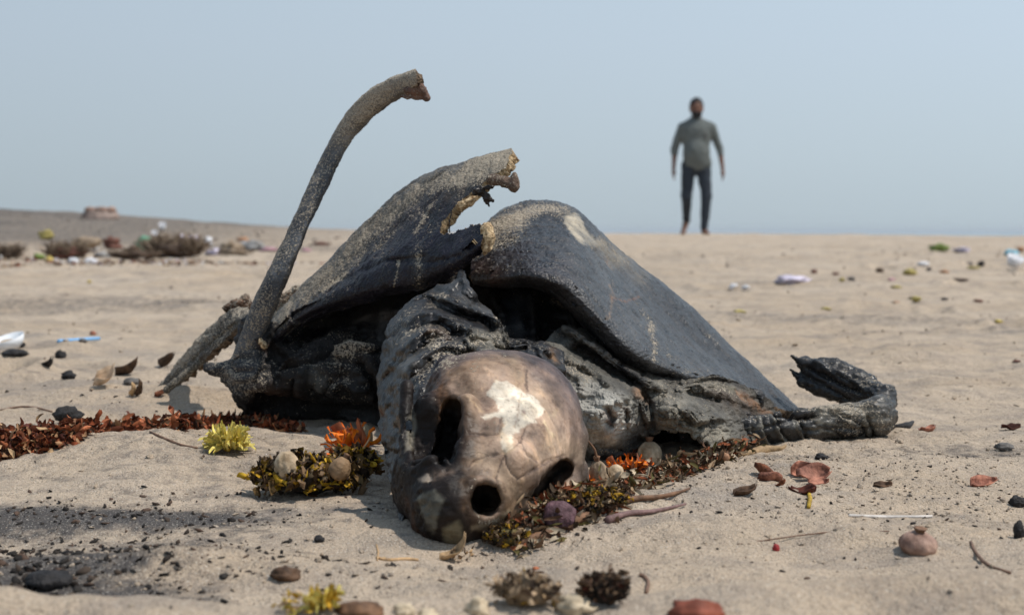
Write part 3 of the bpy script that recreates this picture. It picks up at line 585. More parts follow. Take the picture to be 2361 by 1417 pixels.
# broken shell plate curling up on the left, with a torn notch
plate = [[(615, 830, 1.88), (680, 760, 1.92), (780, 680, 1.92), (880, 580, 1.90), (980, 490, 1.86), (1085, 430, 1.79), (1165, 385, 1.70)],
         [(604, 790, 1.84), (662, 722, 1.86), (758, 630, 1.85), (858, 530, 1.83), (962, 440, 1.79), (1078, 392, 1.73), (1172, 356, 1.66)],
         [(600, 776, 1.80), (655, 703, 1.80), (750, 607, 1.785), (850, 507, 1.76), (955, 418, 1.73), (1075, 371, 1.68), (1180, 343, 1.63)],
         [(602, 783, 1.765), (684, 716, 1.735), (782, 634, 1.715), (888, 548, 1.69), (990, 468, 1.655), (1098, 414, 1.61), (1181, 372, 1.585)],
         [(606, 790, 1.745), (692, 722, 1.715), (822, 650, 1.66), (945, 575, 1.61), (1050, 530, 1.575), (1112, 500, 1.56), (1170, 450, 1.56)],
         [(612, 800, 1.735), (700, 729, 1.71), (850, 672, 1.64), (975, 636, 1.58), (1050, 598, 1.545), (1100, 566, 1.525), (1132, 540, 1.53)],
         [(618, 812, 1.75), (706, 744, 1.735), (856, 694, 1.67), (980, 664, 1.61), (1048, 634, 1.57), (1088, 602, 1.545), (1122, 572, 1.545)]]
NOTCH = [(1195, 330), (1182, 350), (1165, 388), (1128, 412), (1092, 440), (1058, 468), (1034, 492), (1021, 515), (1014, 538), (1045, 537), (1085, 520), (1112, 515), (1122, 530), (1200, 540), (1260, 420)]
ENDCUT = [(1108, 500), (1116, 545), (1108, 575), (1085, 602), (1062, 624), (1080, 660), (1180, 640), (1180, 500)]
patch('broken_plate', plate, 230, 420, [MAT['plate'], MAT['torn']], cut=[NOTCH, ENDCUT], base_c=(.010, .010, .018), seed=31,
    ridges=[([(640, 765), (700, 712), (760, 668), (830, 640)], 14, .003), ([(760, 672), (830, 628), (900, 600), (980, 592)], 6, -.004), ([(900, 600), (1000, 605), (1060, 590)], 6, -.0035)],
    strokes=[('line', [(640, 730), (780, 600), (880, 500), (980, 420), (1090, 385), (1175, 350)], 26, (.14, .13, .11), .85), ('line', [(850, 560), (950, 490), (1040, 450)], 26, (.035, .030, .034), .7), ('line', [(620, 770), (700, 700)], 10, (.03, .036, .052), .7), ('line', [(960, 600), (970, 660)], 16, (.045, .05, .055), .5), ('line', [(1040, 450), (1100, 420)], 18, (.09, .075, .06), .5)],
    sand0=.09, sand_up=.15, sand_strokes=[([(640, 745), (665, 712), (760, 622), (862, 525), (965, 440), (1082, 396), (1176, 362)], 24, .46), ([(1080, 380), (1176, 350)], 18, .3), ([(850, 590), (900, 540), (960, 495), (1000, 470)], 9, .18), ([(1035, 430), (1055, 415)], 8, .25), ([(995, 475), (975, 510), (955, 540)], 4.5, .5), ([(920, 600), (915, 630), (908, 660)], 4.5, .62), ([(968, 590), (965, 650)], 10, .38), ([(800, 630), (770, 650), (745, 672)], 5, .55), ([(1060, 430), (1130, 400), (1170, 380)], 22, .35), ([(840, 580), (820, 610)], 7, .3)],
    th=.011, noise=((60, .0012, 3), (220, .0004, 2)), wrinkle=((50, .0016, (1, 1, .6)), (240, .0005, (1, 1, 1))))
EDGE = [(1122, 528, 8, 15), (1127, 548, 4, 15), (1121, 570, 4, 13), (1104, 588, 8, 9), (1084, 604, 16, 7), (1066, 622, 26, 5)]
def edge_sdf(X):
    Y = X*np.array([1, 1, .55], np.float32); s = None
    for (a, b, c, r), (a2, b2, c2, r2) in zip(EDGE[:-1], EDGE[1:]):
        d = cone(Y, (a, b, c*.55), (a2, b2, c2*.55), r, r2); s = d if s is None else smin(s, d, 4)
    return smax(s, -(X[..., 0]*.97-X[..., 1]*.22-965-.0*X[..., 2])-12, 2)
qsdf('torn_edge', edge_sdf, (1045, 500, -50), (1155, 645, 70), 1.5, 1.535, MAT['torn'], base_c=(.3, .2, .1), seed=2, strokes=[], sand0=0, sand_up=0, sand_strokes=[], noise=((300, .0016, 3), (90, .0012, 2)))
def lump(name, fn, lo, hi, h, d0, mat, parent=TUR, tint=BR, sand=.2, amp=.0015, fr=180, seed=1, up=.1, strokes=(), ss=()):
    return qsdf(name, fn, lo, hi, h, d0, mat, base_c=tint, seed=seed, strokes=list(strokes), sand0=sand, sand_up=up, sand_strokes=list(ss), noise=((fr, amp, 3), (fr*2.6, amp*.5, 2)), parent=parent)
lump('bone_stump', lambda X: smin(smin(cone(X, (1135, 414, 6), (1165, 419, -4), 14, 11), cone(X, (1165, 419, -4), (1182, 426, -8), 11, 14), 8), ell(X, (1186, 420, -8), (10, 23, 14)), 8), (1100, 370, -60), (1215, 470, 50), 2., 1.57, MAT['crust'], tint=(.13, .085, .06), sand=.35)
lump('hanging_scrap', lambda X: smin(smin(cone(X, (1098, 440, 0), (1128, 452, 0), 9, 5), cone(X, (1110, 436, 0), (1140, 430, 5), 6, 2), 5), smin(cone(X, (1118, 450, 0), (1128, 474, 0), 8, 3), cone(X, (1120, 455, 0), (1135, 462, 0), 7, 4), 5), 5), (1075, 410, -30), (1155, 490, 30), 1.5, 1.58, MAT['hide'], tint=(.02, .015, .013), sand=.1, amp=.003, fr=160)
lump('orange_tissue', lambda X: smin(cone(X, (1062, 474, 10), (1085, 464, 10), 9, 9), cone(X, (1085, 464, 10), (1105, 452, 10), 9, 6), 6), (1040, 440, -20), (1120, 500, 40), 1.6, 1.585, MAT['torn'], tint=(.3, .13, .03), sand=0)
lump('hanging_thread', lambda X: smin(cone(X, (1042, 488, 0), (1036, 510, 0), 1.4, 1.6), cone(X, (1036, 510, 0), (1037, 536, 0), 1.6, 1.2), 1), (1030, 480, -6), (1048, 542, 6), .7, 1.6, MAT['hide'], tint=(.01, .01, .012), sand=0, amp=.0002)

# long curved strip of shell rim standing up
Lf = [(530, 832), (575, 715), (612, 636), (655, 548), (700, 450), (738, 366), (782, 285), (830, 224), (890, 184), (958, 158)]
Rt = [(604, 790), (650, 680), (682, 600), (714, 520), (757, 432), (794, 352), (834, 298), (877, 258), (924, 226), (964, 201)]
dd = [1.725, 1.705, 1.70, 1.715, 1.73, 1.745, 1.74, 1.72, 1.69, 1.65]
rows = []
for t, off in ((-.0, .022), (.06, .006), (.35, -.004), (.7, -.007), (.87, -.005), (1.0, .005)):
    rows.append([(l[0]+(r_[0]-l[0])*t, l[1]+(r_[1]-l[1])*t, d+off) for l, r_, d in zip(Lf, Rt, dd)])
strip = patch('curved_rim_strip', rows, 60, 500, [MAT['crust'], MAT['tornb']], base_c=(.095, .105, .118), seed=37, edge_noise=1,
    strokes=[('line', [(632, 760), (688, 596), (760, 431), (836, 298), (925, 226)], 11, (.035, .024, .017), .95), ('line', [(800, 290), (830, 240), (900, 200), (955, 175)], 44, (.22, .20, .17), .8), ('line', [(940, 200), (962, 195)], 10, (.14, .08, .055), .8), ('line', [(560, 770), (640, 600), (720, 430)], 30, (.05, .06, .075), .5)],
    sand0=.46, sand_up=.2, sand_strokes=[([(800, 280), (880, 210), (950, 170)], 30, .3), ([(640, 640), (700, 520)], 24, -.06), ([(634, 760), (690, 596), (762, 431), (838, 298), (925, 226)], 9, -.5)], th=.008, noise=((90, .0012, 3), (420, .0005, 2)))
lump('strip_end_stub', lambda X: smin(cone(X, (940, 208, 6), (968, 208, 0), 9, 13), smin(cone(X, (968, 200, 0), (984, 226, 0), 12, 8), cone(X, (925, 222, 8), (978, 228, 0), 5, 5), 6), 6), (905, 170, -40), (1010, 255, 50), 1.8, 1.66, MAT['crust'], tint=(.13, .075, .055), sand=.25)

# left body, hip and skin below the plate
def left_sdf(X):
    s = ell(X, (585, 872, 10), (62, 62, 90))
    s = smin(s, cone(X, (560, 862, 0), (478, 846, 10), 34, 6), 22)
    s = smin(s, cone(X, (590, 860, 0), (592, 770, 0), 42, 44), 18)
    s = smin(s, ell(X, (720, 858, 80), (180, 92, 170)), 26)
    s = smin(s, ell(X, (850, 860, 60), (110, 110, 190)), 30)
    s = smin(s, cone(X, (610, 815, 50), (760, 750, 110), 26, 40), 14)
    s = smin(s, ell(X, (760, 920, 120), (210, 80, 150)), 30)
    s = smin(s, ell(X, (820, 775, 130), (130, 70, 110)), 24)
    return s + 7*fbm(X, .016, 3, 8)
lr = [([(640, 740), (700, 735), (780, 722), (860, 712)], 6, .012), ([(660, 770), (740, 745), (820, 738)], 7, -.016), ([(700, 790), (760, 770), (800, 745), (840, 740)], 6, .012), ([(640, 850), (720, 830), (780, 795)], 8, -.012), ([(830, 840), (860, 880), (880, 940)], 8, -.012), ([(850, 830), (872, 870), (890, 920)], 7, .010), ([(760, 900), (800, 880), (840, 900)], 7, .009), ([(600, 940), (700, 960), (860, 965)], 22, -.03), ([(615, 800), (600, 840), (585, 870)], 6, .007), ([(640, 775), (670, 750), (710, 722), (745, 706), (800, 704), (850, 700)], 5, .007), ([(620, 820), (680, 800), (760, 750), (840, 730)], 22, -.016), ([(655, 835), (700, 800), (760, 785), (820, 755), (850, 725)], 6, .010),
      ([(700, 850), (690, 900)], 9, .008), ([(735, 835), (760, 860), (740, 890)], 10, .007), ([(790, 812), (815, 806), (845, 808), (875, 805)], 9, .012), ([(790, 825), (775, 870), (790, 920)], 12, .007), ([(830, 780), (870, 790)], 14, -.022), ([(680, 880), (670, 920)], 7, -.008), ([(640, 800), (630, 850), (640, 880)], 9, -.009), ([(720, 900), (760, 905), (800, 930)], 8, -.008)]
left = qsdf('left_flank', left_sdf, (462, 690, -160), (980, 1020, 300), 4.2, 1.74, MAT['wool'], disp=lambda px, py, w: ridge_disp(px, py, lr)*sstep(200, 60, w), base_c=(.013, .012, .012), seed=41,
    strokes=[('line', [(560, 800), (570, 860), (510, 850)], 40, (.055, .060, .068), .8), ('line', [(600, 900), (680, 920)], 22, (.05, .028, .016), .7), ('line', [(650, 800), (800, 740)], 26, (.013, .012, .012), .8), ('line', [(720, 850), (740, 880)], 20, (.07, .075, .07), .5), ('line', [(600, 790), (610, 800)], 8, (.16, .07, .03), .6), ('line', [(548, 785), (600, 775), (635, 755)], 4, (.01, .01, .01), .6), ('line', [(700, 970), (860, 960)], 40, (.012, .011, .010), .8)],
    sand0=.10, sand_up=.22, sand_strokes=[([(520, 860), (580, 900)], 30, .25), ([(780, 812), (850, 808)], 16, .45), ([(570, 800), (590, 860)], 26, .22), ([(790, 850), (800, 900)], 24, .15)], noise=((60, .003, 4), (170, .0008, 2)), wrinkle=((45, .0040, (.45, 1, 1.8)), (130, .0015, (.4, 1, 1.8))))
# leaning plank-like side plate
side = [[(352, 912, 2.10), (400, 850, 2.06), (450, 795, 2.02), (500, 742, 1.98), (535, 712, 1.95), (565, 705, 1.93)],
        [(350, 906, 2.08), (402, 846, 2.03), (450, 790, 1.98), (502, 738, 1.93), (540, 716, 1.90), (575, 715, 1.89)],
        [(372, 908, 2.05), (425, 850, 1.99), (470, 802, 1.94), (512, 760, 1.90), (545, 738, 1.87), (582, 730, 1.86)],
        [(392, 908, 2.04), (440, 862, 1.98), (480, 822, 1.93), (515, 785, 1.89), (548, 752, 1.865), (590, 745, 1.85)]]
patch('side_plate', side, 50, 160, [MAT['crust'], MAT['tornb']], base_c=(.065, .064, .058), seed=47, strokes=[('line', [(370, 908), (440, 850), (530, 765)], 8, (.05, .04, .03), .8), ('line', [(400, 850), (470, 775)], 10, (.12, .10, .08), .5)],
      ridges=[([(372, 900), (430, 845), (500, 780), (540, 748)], 5, -.006)], sand0=.42, sand_up=.2, sand_strokes=[([(400, 850), (500, 745)], 12, .3)], th=.010, noise=((60, .005, 4), (200, .0028, 3)))
lump('side_plate_ridge', lambda X: smin(cone(X, (385, 898, 0), (470, 828, 0), 9, 9), cone(X, (470, 828, 0), (540, 762, -10), 9, 11), 6), (360, 735, -40), (570, 925, 40), 2.6, 1.95, MAT['crust'], tint=(.085, .08, .065), sand=.5, amp=.002)
lump('ragged_tissue', lambda X: smin(smin(cone(X, (523, 708, 0), (560, 700, 0), 11, 20), cone(X, (522, 716, 0), (530, 732, 0), 5, 3), 6), cone(X, (540, 705, 0), (575, 725, 0), 13, 15), 6), (500, 675, -40), (605, 750, 50), 2.2, 1.93, MAT['crust'], tint=(.11, .06, .035), sand=.42, amp=.005, fr=110)
lump('ragged_tissue', lambda X: smin(cone(X, (655, 690, 0), (690, 672, 0), 14, 14), cone(X, (655, 700, 0), (640, 740, 0), 14, 18), 6), (610, 645, -40), (715, 775, 50), 2.4, 1.86, MAT['crust'], tint=(.16, .10, .06), sand=.6, amp=.006, fr=120, seed=3)
lump('ragged_tissue', lambda X: cone(X, (600, 786, 0), (609, 796, 0), 5, 5), (588, 772, -14), (622, 812, 14), 1.4, 1.70, MAT['torn'], tint=(.2, .08, .03), sand=0., amp=.004, fr=240, seed=9)

# front flipper, bent back on itself
def flip_sdf(X):
    s = cone(X, (1600, 985, -60), (1720, 1008, -20), 38, 44)
    s = smin(s, cone(X, (1720, 1000, -20), (1850, 990, 30), 44, 40), 20)
    s = smin(s, cone(X, (1690, 965, -10), (1790, 962, 20), 22, 22), 14)
    s = smin(s, cone(X, (1850, 990, 30), (1960, 972, 70), 38, 36), 18)
    s = smin(s, cone(X, (1850, 970, 20), (1990, 955, 80), 26, 28), 14)
    s = smin(s, ell(X, (2022, 960, 90), (44, 46, 50)), 18)
    s = smin(s, cone(X, (2035, 945, 110), (2040, 918, 170), 28, 26), 14)
    s = smin(s, cone(X, (2040, 918, 170), (1985, 900, 280), 24, 34), 16)
    s = smin(s, cone(X, (2000, 905, 280), (1900, 862, 330), 36, 34), 14)
    s = smin(s, cone(X, (1980, 895, 290), (1895, 838, 340), 26, 16), 8)
    s = smin(s, cone(X, (1900, 862, 330), (1854, 838, 350), 30, 17), 10)
    s = smin(s, cone(X, (1900, 875, 320), (1850, 868, 350), 16, 9), 6)
    s = smin(s, cone(X, (1915, 890, 320), (1856, 888, 340), 16, 6), 6)
    s = smin(s, cone(X, (1860, 888, 340), (1824, 852, 350), 6, 4), 5)
    s = smin(s, cone(X, (1850, 880, 335), (1862, 896, 335), 10, 6), 5)
    s = smin(s, cone(X, (1852, 836, 350), (1826, 820, 350), 5, 2.5), 4)
    s = smin(s, cone(X, (2040, 905, 190), (2050, 898, 190), 16, 10), 6)
    s = smin(s, cone(X, (1990, 918, 270), (1880, 886, 320), 30, 20), 12); s = smin(s, cone(X, (1985, 890, 290), (1930, 855, 330), 34, 28), 12)
    return smax(s, -cone(X, (1925, 932, 200), (1750, 945, 180), 6, 22), 8)
fr = [([(1656, 985), (1690, 960), (1740, 944), (1790, 948), (1830, 960), (1880, 955)], 8, -.010), ([(1780, 945), (1830, 962), (1880, 962)], 6, -.008)]
for k, pts in enumerate([[(1672, 970), (1690, 1010), (1700, 1045)], [(1705, 975), (1708, 1040)], [(1728, 985), (1735, 1030)], [(1750, 965), (1752, 990), (1775, 1030)], [(1775, 955), (1795, 1000), (1820, 1030)], [(1832, 965), (1850, 1010), (1862, 1030)], [(1915, 945), (1945, 965), (1985, 985)], [(1875, 985), (1925, 1000)], [(1990, 960), (2002, 990), (2005, 1005)], [(1880, 970), (1960, 985)], [(1700, 990), (1760, 985)]]):
    fr.append((pts, 3.2, .0042)); fr.append(([(a+9, b+2) for a, b in pts], 5, -.0040))
fb = [([(1860, 845), (1930, 880), (1985, 905)], 5, -.007), ([(1880, 835), (1940, 862), (2000, 900)], 5, .004), ([(1865, 870), (1920, 900), (1960, 930)], 5, -.006), ([(1900, 850), (1960, 890)], 4, .004)]
flipper = qsdf('flipper', flip_sdf, (1540, 805, -140), (2085, 1080, 420), 3.8, 1.60, MAT['hide'], disp=lambda px, py, w: ridge_disp(px, py, fr)*sstep(190, 150, w)+ridge_disp(px, py, fb)*sstep(200, 240, w), base_c=(.022, .022, .022), seed=53,
    strokes=[('line', p_, 3.2, (.17, .165, .14), .6) for p_, w_, a_ in fr if w_ == 3.2] + [('line', [(1900, 950), (1990, 945), (2030, 975)], 18, (.15, .145, .12), .6), ('line', [(1860, 840), (1950, 880)], 30, (.025, .025, .027), .6), ('line', [(1680, 950), (1740, 940), (1790, 950), (1880, 958)], 8, (.018, .013, .012), .8), ('line', [(1600, 985), (1680, 1010)], 26, (.12, .115, .09), .6), ('line', [(2030, 920), (2050, 960), (2020, 1000)], 18, (.09, .09, .085), .6)],
    sand0=.08, sand_up=.20, sand_strokes=[([(1900, 945), (2000, 945), (2040, 980)], 24, .3), ([(1620, 990), (1680, 1040)], 34, .3), ([(1930, 985), (2000, 1000)], 14, .25)], noise=((80, .0016, 4), (240, .0007, 2)), wrinkle=((60, .0024, (.35, 1, 1.8)), (170, .0010, (.35, 1, 1.8))))
# ---------------------------------------------------------------- small builders
_ico = {}
def ico(n):
    if n not in _ico:
        import bmesh
        b = bmesh.new(); bmesh.ops.create_icosphere(b, subdivisions=n, radius=1)
        _ico[n] = (np.array([v.co[:] for v in b.verts]), np.array([[v.index for v in f.verts] for f in b.faces])); b.free()
    return _ico[n]
PM = {}
def pm(key, col, **kw):
    if key not in PM: PM[key] = plain(key, col, **kw)
    return PM[key]
def rotm(rx, ry, rz):
    from mathutils import Euler
    return np.array(Euler((rx, ry, rz)).to_matrix())
def blob(r, amp=.2, fr=2.5, n=3, seed=1, rid=0.):
    V, F = ico(n); r = np.array(r, float); k = 1+amp*fbm(V+seed*3.1, fr, 4, seed)
    if rid: k = k-rid*np.abs(fbm(V+seed*1.7, fr*1.6, 3, seed+4))*2
    return V*k[:, None]*r, F
def petal_grid(L, W, curl, cup, wav, seed, nu=6, nv=4, tip=1.):
    u = np.linspace(0, 1, nu)[:, None]; v = np.linspace(-1, 1, nv)[None]
    w = W*.5*np.sin(np.pi*np.clip(u*.86+.10, 0, 1))**.7*(1-.0*u)
    a = curl*u; x = L*np.where(abs(curl) < 1e-3, u, np.sin(a)/max(abs(curl), 1e-3)*np.sign(curl)); z = L*(1-np.cos(a))/(curl if abs(curl) > 1e-3 else 1)
    X = x+0*v; Y = v*w; Z = z+cup*W*v*v+0*X
    p = np.stack([X, Y, Z], -1); p[..., 2] += wav*W*fbm(p/L+seed, 2.2, 2, seed)
    p[..., 1] += wav*W*.5*fbm(p/L+seed+9, 2.2, 2, seed)
    return p.reshape(-1, 3), grid_faces(nu, nv)
def petal_set(tag, mat, n=6, L=.014, W=.0045, curl=(-1.5, 1.8)):
    out = []
    for i in range(n):
        V, F = petal_grid(L, W*rnd.uniform(.7, 1.3), rnd.uniform(*curl)+.01, rnd.uniform(-.5, .7), rnd.uniform(.6, 1.5), i+3)
        out.append(mesh_data('petal_'+tag, V, F, mat))
    return out
def put(me, name, parent, loc, rot, s=1., **kw):
    o = bpy.data.objects.new(name, me); C.objects.link(o); o.parent = parent
    o.location = tuple(np.array(loc)-(np.array(parent.location) if parent is not None else 0)); o.rotation_euler = rot
    o.scale = (s, s, s) if np.ndim(s) == 0 else s
    return o
def tube(pts, rad, sides=7, sub=3):
    P0 = np.array(pts, float); m = (len(P0)-1)*sub+1; Q = cr_axis(P0, m); R = np.interp(np.linspace(0, 1, m), np.linspace(0, 1, len(rad)), rad)
    V = []; T = np.gradient(Q, axis=0)
    for q, t, r in zip(Q, T, R):
        t = t/np.linalg.norm(t); a = np.cross(t, (0.13, .2, 1.)); a /= np.linalg.norm(a); b = np.cross(t, a)
        for k in range(sides):
            an_ = 2*math.pi*k/sides; V.append(q+r*(a*math.cos(an_)+b*math.sin(an_)))
    F = [(i*sides+k, i*sides+(k+1) % sides, (i+1)*sides+(k+1) % sides, (i+1)*sides+k) for i in range(m-1) for k in range(sides)]
    F += [tuple(range(sides))[::-1], tuple((m-1)*sides+k for k in range(sides))]
    return np.array(V), F
def gtube(name, pxs, rad, mat, label, cat, lift=0., group=None, d=None):
    pts = []
    for i, p in enumerate(pxs):
        q = gp(*p[:2]); q[2] += rad[0]*.7+lift*(p[2] if len(p) > 2 else 0); pts.append(q)
    V, F = tube(pts, rad); V = V+.25*rad[0]*np.array([fbm(V+k, 300, 2, k) for k in range(3)]).T
    o = mobj(name, V, F, mat); return setp(o, label, cat, group)
def lathe(prof, n=20, ribs=0, ramp=0., seed=0, noise=.0):
    V = []; 
    for i, (r, z) in enumerate(prof):
        for k in range(n):
            a = 2*math.pi*k/n; rr = r*(1+ramp*math.cos(ribs*a)); V.append((rr*math.cos(a), rr*math.sin(a), z))
    V = np.array(V); V += noise*fbm(V, 40, 3, seed)[:, None]*V/np.maximum(np.linalg.norm(V, axis=1, keepdims=True), 1e-6) if noise else 0
    F = [(i*n+k, i*n+(k+1) % n, (i+1)*n+(k+1) % n, (i+1)*n+k) for i in range(len(prof)-1) for k in range(n)]
    F += [tuple(range(n))[::-1], tuple((len(prof)-1)*n+k for k in range(n))]
    return V, F
def xf(V, s, R, loc): return (np.asarray(V)*s)@np.asarray(R).T+np.array(loc)
def seed_head(px, py, wpx, hpx, rot, label, mat, mat2, group=None, sink=.1, stem=True, loc=None, horn=0):
    b = gp(px, py) if loc is None else np.array(loc); k = b[1]/FPX; r = wpx*k/2; h = hpx*k; b = b-np.array([0, 0, sink*h]); R = rotm(*rot)
    t = thing('dried_seed_head', label, 'seed head', b, group)
    prof = [(.25*r, 0), (.75*r, .08*h), (.98*r, .28*h), (1.*r, .45*h), (.88*r, .64*h), (.6*r, .80*h), (.34*r, .88*h)]
    prof = [tuple(v) for v in cr_axis(np.array(prof), 16)]
    V, F = lathe(prof, 36, 9, .045, int(px), .06*r); mobj('bulb', xf(V, 1, R, b), F, mat, t)
    if stem:
        V, F = lathe([(.30*r, .84*h), (.22*r, .90*h), (.30*r, 1.0*h), (.36*r, 1.06*h), (.20*r, 1.04*h)], 18, 6, .12); mobj('stalk_end', xf(V, 1, R, b), F, mat2, t)
    if horn:
        V, F = tube([(0, 0, .85*h), (-.1*r, 0, 1.3*h), (-.7*r, 0, 1.3*h+horn*k*.5), (-1.1*r, 0, 1.3*h+horn*k)], [.18*r, .12*r, .1*r, .05*r]); mobj('dry_stalk', xf(V, 1, R, b), F, mat2, t)
    return t
def clod(name, px, py, wpx, hpx, mat, label, cat, seed=1, depth=.8, amp=.35, fr=2.8, rid=.22, sink=.22, group=None, n=3, rot=(0, 0, 0), lift=0.):
    b = gp(px, py); k = b[1]/FPX; r = (wpx*k/2, wpx*k/2*depth, hpx*k/2)
    V, F = blob(r, amp, fr, n, seed, rid); V = V+.10*min(r)*fbm(V/min(r), 2.6, 2, seed)[:, None]*np.sign(V); V = xf(V, 1, rotm(*rot), (0, 0, 0)); V[:, 2] -= V[:, 2].min()
    V = V+b+np.array([0, r[1]*.8, -sink*hpx*k+lift*k]); o = mobj(name, V, F, mat, origin=b+np.array([0, r[1]*.8, 0])); return setp(o, label, cat, group)
def tuft(name, label, cat, px, py, wpx, hpx, n, sets, core=None, L=.4, seed=0, group=None, dep=.7, rest=0, upward=.0, part='petal', corek=.8, sink=.1, crumbs=0, cpal=((.40, .24, .02), (.20, .12, .02), (.10, .06, .02), (.025, .016, .01), (.34, .25, .15), (.07, .04, .02), (.50, .32, .03), (.12, .075, .03), (.22, .15, .09), (.02, .014, .01))):
    """heap of petals round a dark core"""
    r_ = random.Random(seed); b = gp(px, py); k = b[1]/FPX; R = np.array([wpx*k/2, wpx*k/2*dep, hpx*k/2]); c = b+np.array([0, R[1], R[2]*(1-sink)])
    t = thing(name, label, cat, b, group)
    if core is not None:
        V, F = blob(R*corek, .3, 2.2, 3, seed+1, .15); mobj('withered_core', V+c, F, core, t)
    if crumbs:
        n = int(n*.45)
        Vs, Fs, Ts, m0 = [], [], [], 0
        for i in range(crumbs):
            v = np.array([r_.gauss(0, 1), r_.gauss(0, 1), abs(r_.gauss(0, 1))-.3]); v /= np.linalg.norm(v); V, F = petal_grid(.30*hpx*k*r_.uniform(.3, 1.2), .17*hpx*k*r_.uniform(.4, 1.2), r_.uniform(-2.4, 2.4)+.01, r_.uniform(-.6, .8), 1.5, i % 40, 5, 4)
            
            if i % 2: V0_, F_ = ico(1); q_ = .11*hpx*k*r_.uniform(.3, 1.1); V = V0_*np.array([1.5, 1, .55])*q_*(1+.9*np.array([[r_.random()-.5] for _ in V0_])); F = np.c_[F_, F_[:, 2]]
            Vs.append(xf(V, 1, rotm(r_.uniform(-1.6, 1.6), r_.uniform(-1.2, 1.), r_.uniform(0, 6.3)), c+v*R*r_.uniform(corek*.88, 1.05))); Fs.append(F+m0); m0 += len(V); Ts += [r_.choice(cpal)]*len(V)
        setp(mobj('petal_crumbs', np.concatenate(Vs), np.concatenate(Fs), TM[0], t, attrs={'tint': np.array(Ts)}), kind='stuff')
    for i in range(n):
        while True:
            v = np.array([r_.gauss(0, 1), r_.gauss(0, 1), r_.gauss(0, 1)]); v /= np.linalg.norm(v)
            if v[2] > -.75: break
        p = c+v*R*r_.uniform(corek*.8, 1.0); yaw = math.atan2(v[1], v[0]); pit = -math.asin(v[2])*r_.uniform(.3, 1.1)-upward
        me = r_.choice(r_.choice(sets)); s = r_.uniform(.45, 1.05)*L*hpx*k/.014
        put(me, part, t, p-np.array([math.cos(yaw), math.sin(yaw), 0])*.004*s, (r_.uniform(-1.6, 1.6), pit*.4+r_.uniform(-1.0, .6), yaw+r_.uniform(-2.6, 2.6)), s)
    return t
red = pm('rust_petal', (.20, .055, .022), var=.5, obj_var=.45, sc=200, col2=(.34, .12, .055)); reddk = pm('dark_rust_petal', (.085, .022, .012), var=.5, obj_var=.4, sc=200)
tanp = pm('tan_petal', (.42, .28, .15), var=.35, obj_var=.3, sc=200); yel = pm('yellow_petal', (.42, .25, .02), var=.4, obj_var=.3, sc=160, trans=.1, col2=(.55, .36, .04))
yel2 = pm('pale_yellow_petal', (.62, .52, .14), var=.3, obj_var=.2, sc=160, trans=.2); olive = pm('olive_petal', (.20, .12, .015), var=.6, obj_var=.5, sc=160, col2=(.46, .30, .03))
org = pm('orange_petal', (.85, .10, .008), var=.3, obj_var=.25, sc=160, trans=.15, col2=(1., .24, .015)); blk = pm('withered_dark', (.018, .013, .009), var=.6, sc=140, bump=.003)
brn = pm('dead_leaf_brown', (.10, .055, .03), var=.6, obj_var=.4, sc=120); rdl = pm('red_dead_leaf', (.17, .05, .03), var=.6, obj_var=.3, sc=120, col2=(.34, .15, .10)); bulbm = pm('pale_seed_husk', (.40, .28, .16), var=.4, sc=70, bump=.002, col2=(.52, .40, .27))
stalkm = pm('stalk_brown', (.17, .09, .05), var=.5, sc=120); twg = pm('twig_brown', (.17, .10, .065), var=.4, sc=200); chr_ = pm('charcoal', (.022, .020, .020), var=.5, sc=120, bump=.003); grym = pm('grey_stone', (.13, .12, .11), var=.4, sc=120, bump=.003)
TM = [None]
S_ray = petal_set('ray', yel2, 6, .014, .0030, (-.6, 1.0))
S_red, S_dk, S_tan, S_y, S_y2, S_ol, S_or, S_br = [petal_set(t, m_) for t, m_ in (('a', red), ('b', reddk), ('c', tanp), ('d', yel), ('e', yel2), ('f', olive), ('g', org), ('h', brn))]

def tint_mat():
    m = M('plant_litter', .85, .2); return m.out(m.mix(1., m.attr('tint'), m.mix(m.noise(200, 3), (.5, .5, .5), (1.5, 1.4, 1.3)), 'MULTIPLY'))
TM[0] = tint_mat()
# ---------------------------------------------------------------- string of rust-red petals on the left
path = [gp(*p) for p in ((-40, 1060), (40, 1035), (110, 1018), (190, 1000), (300, 990), (420, 985), (520, 978), (620, 985), (690, 995))]
path = cr_axis(np.array(path), 200); wd = np.interp(np.linspace(0, 1, 200), [0, .12, .25, .4, .7, .9, 1], [.030, .034, .026, .022, .018, .016, .008])
hh = np.interp(np.linspace(0, 1, 200), [0, .2, .4, .8, 1], [.030, .024, .017, .012, .003])
G_ = thing('dried_flower_string', 'long string of dried rust red petals lying across the sand left of the carcass', 'flower string', (path[60][0], path[60][1], path[60][2]))
r_ = random.Random(3); pos = []
for i in range(300):
    j = int(199*r_.random()**1.15); a = r_.uniform(-1, 1); q = path[j]; pos.append((q[0]+r_.uniform(-.01, .01), q[1]+a*wd[j], hh[j]*(1-a*a*.7)*r_.uniform(.1, 1), j))
zz = hgt(np.array([p[0] for p in pos]), np.array([p[1] for p in pos]))
for (x, y, h_, j), z in zip(pos, zz):
    me = r_.choice(r_.choice([S_red, S_red, S_red, S_dk, S_dk, S_tan] if j < 130 else [S_red, S_dk, S_dk, S_tan, S_red]))
    put(me, 'petal', G_, (x, y, z+h_), (r_.uniform(-1.6, 1.6), r_.uniform(-.9, .5), r_.uniform(0, 6.3)), r_.uniform(.55, 1.05)*(1.2 if j < 70 else .9))
fV, fF, n0 = [], [], 0
cm_ = []
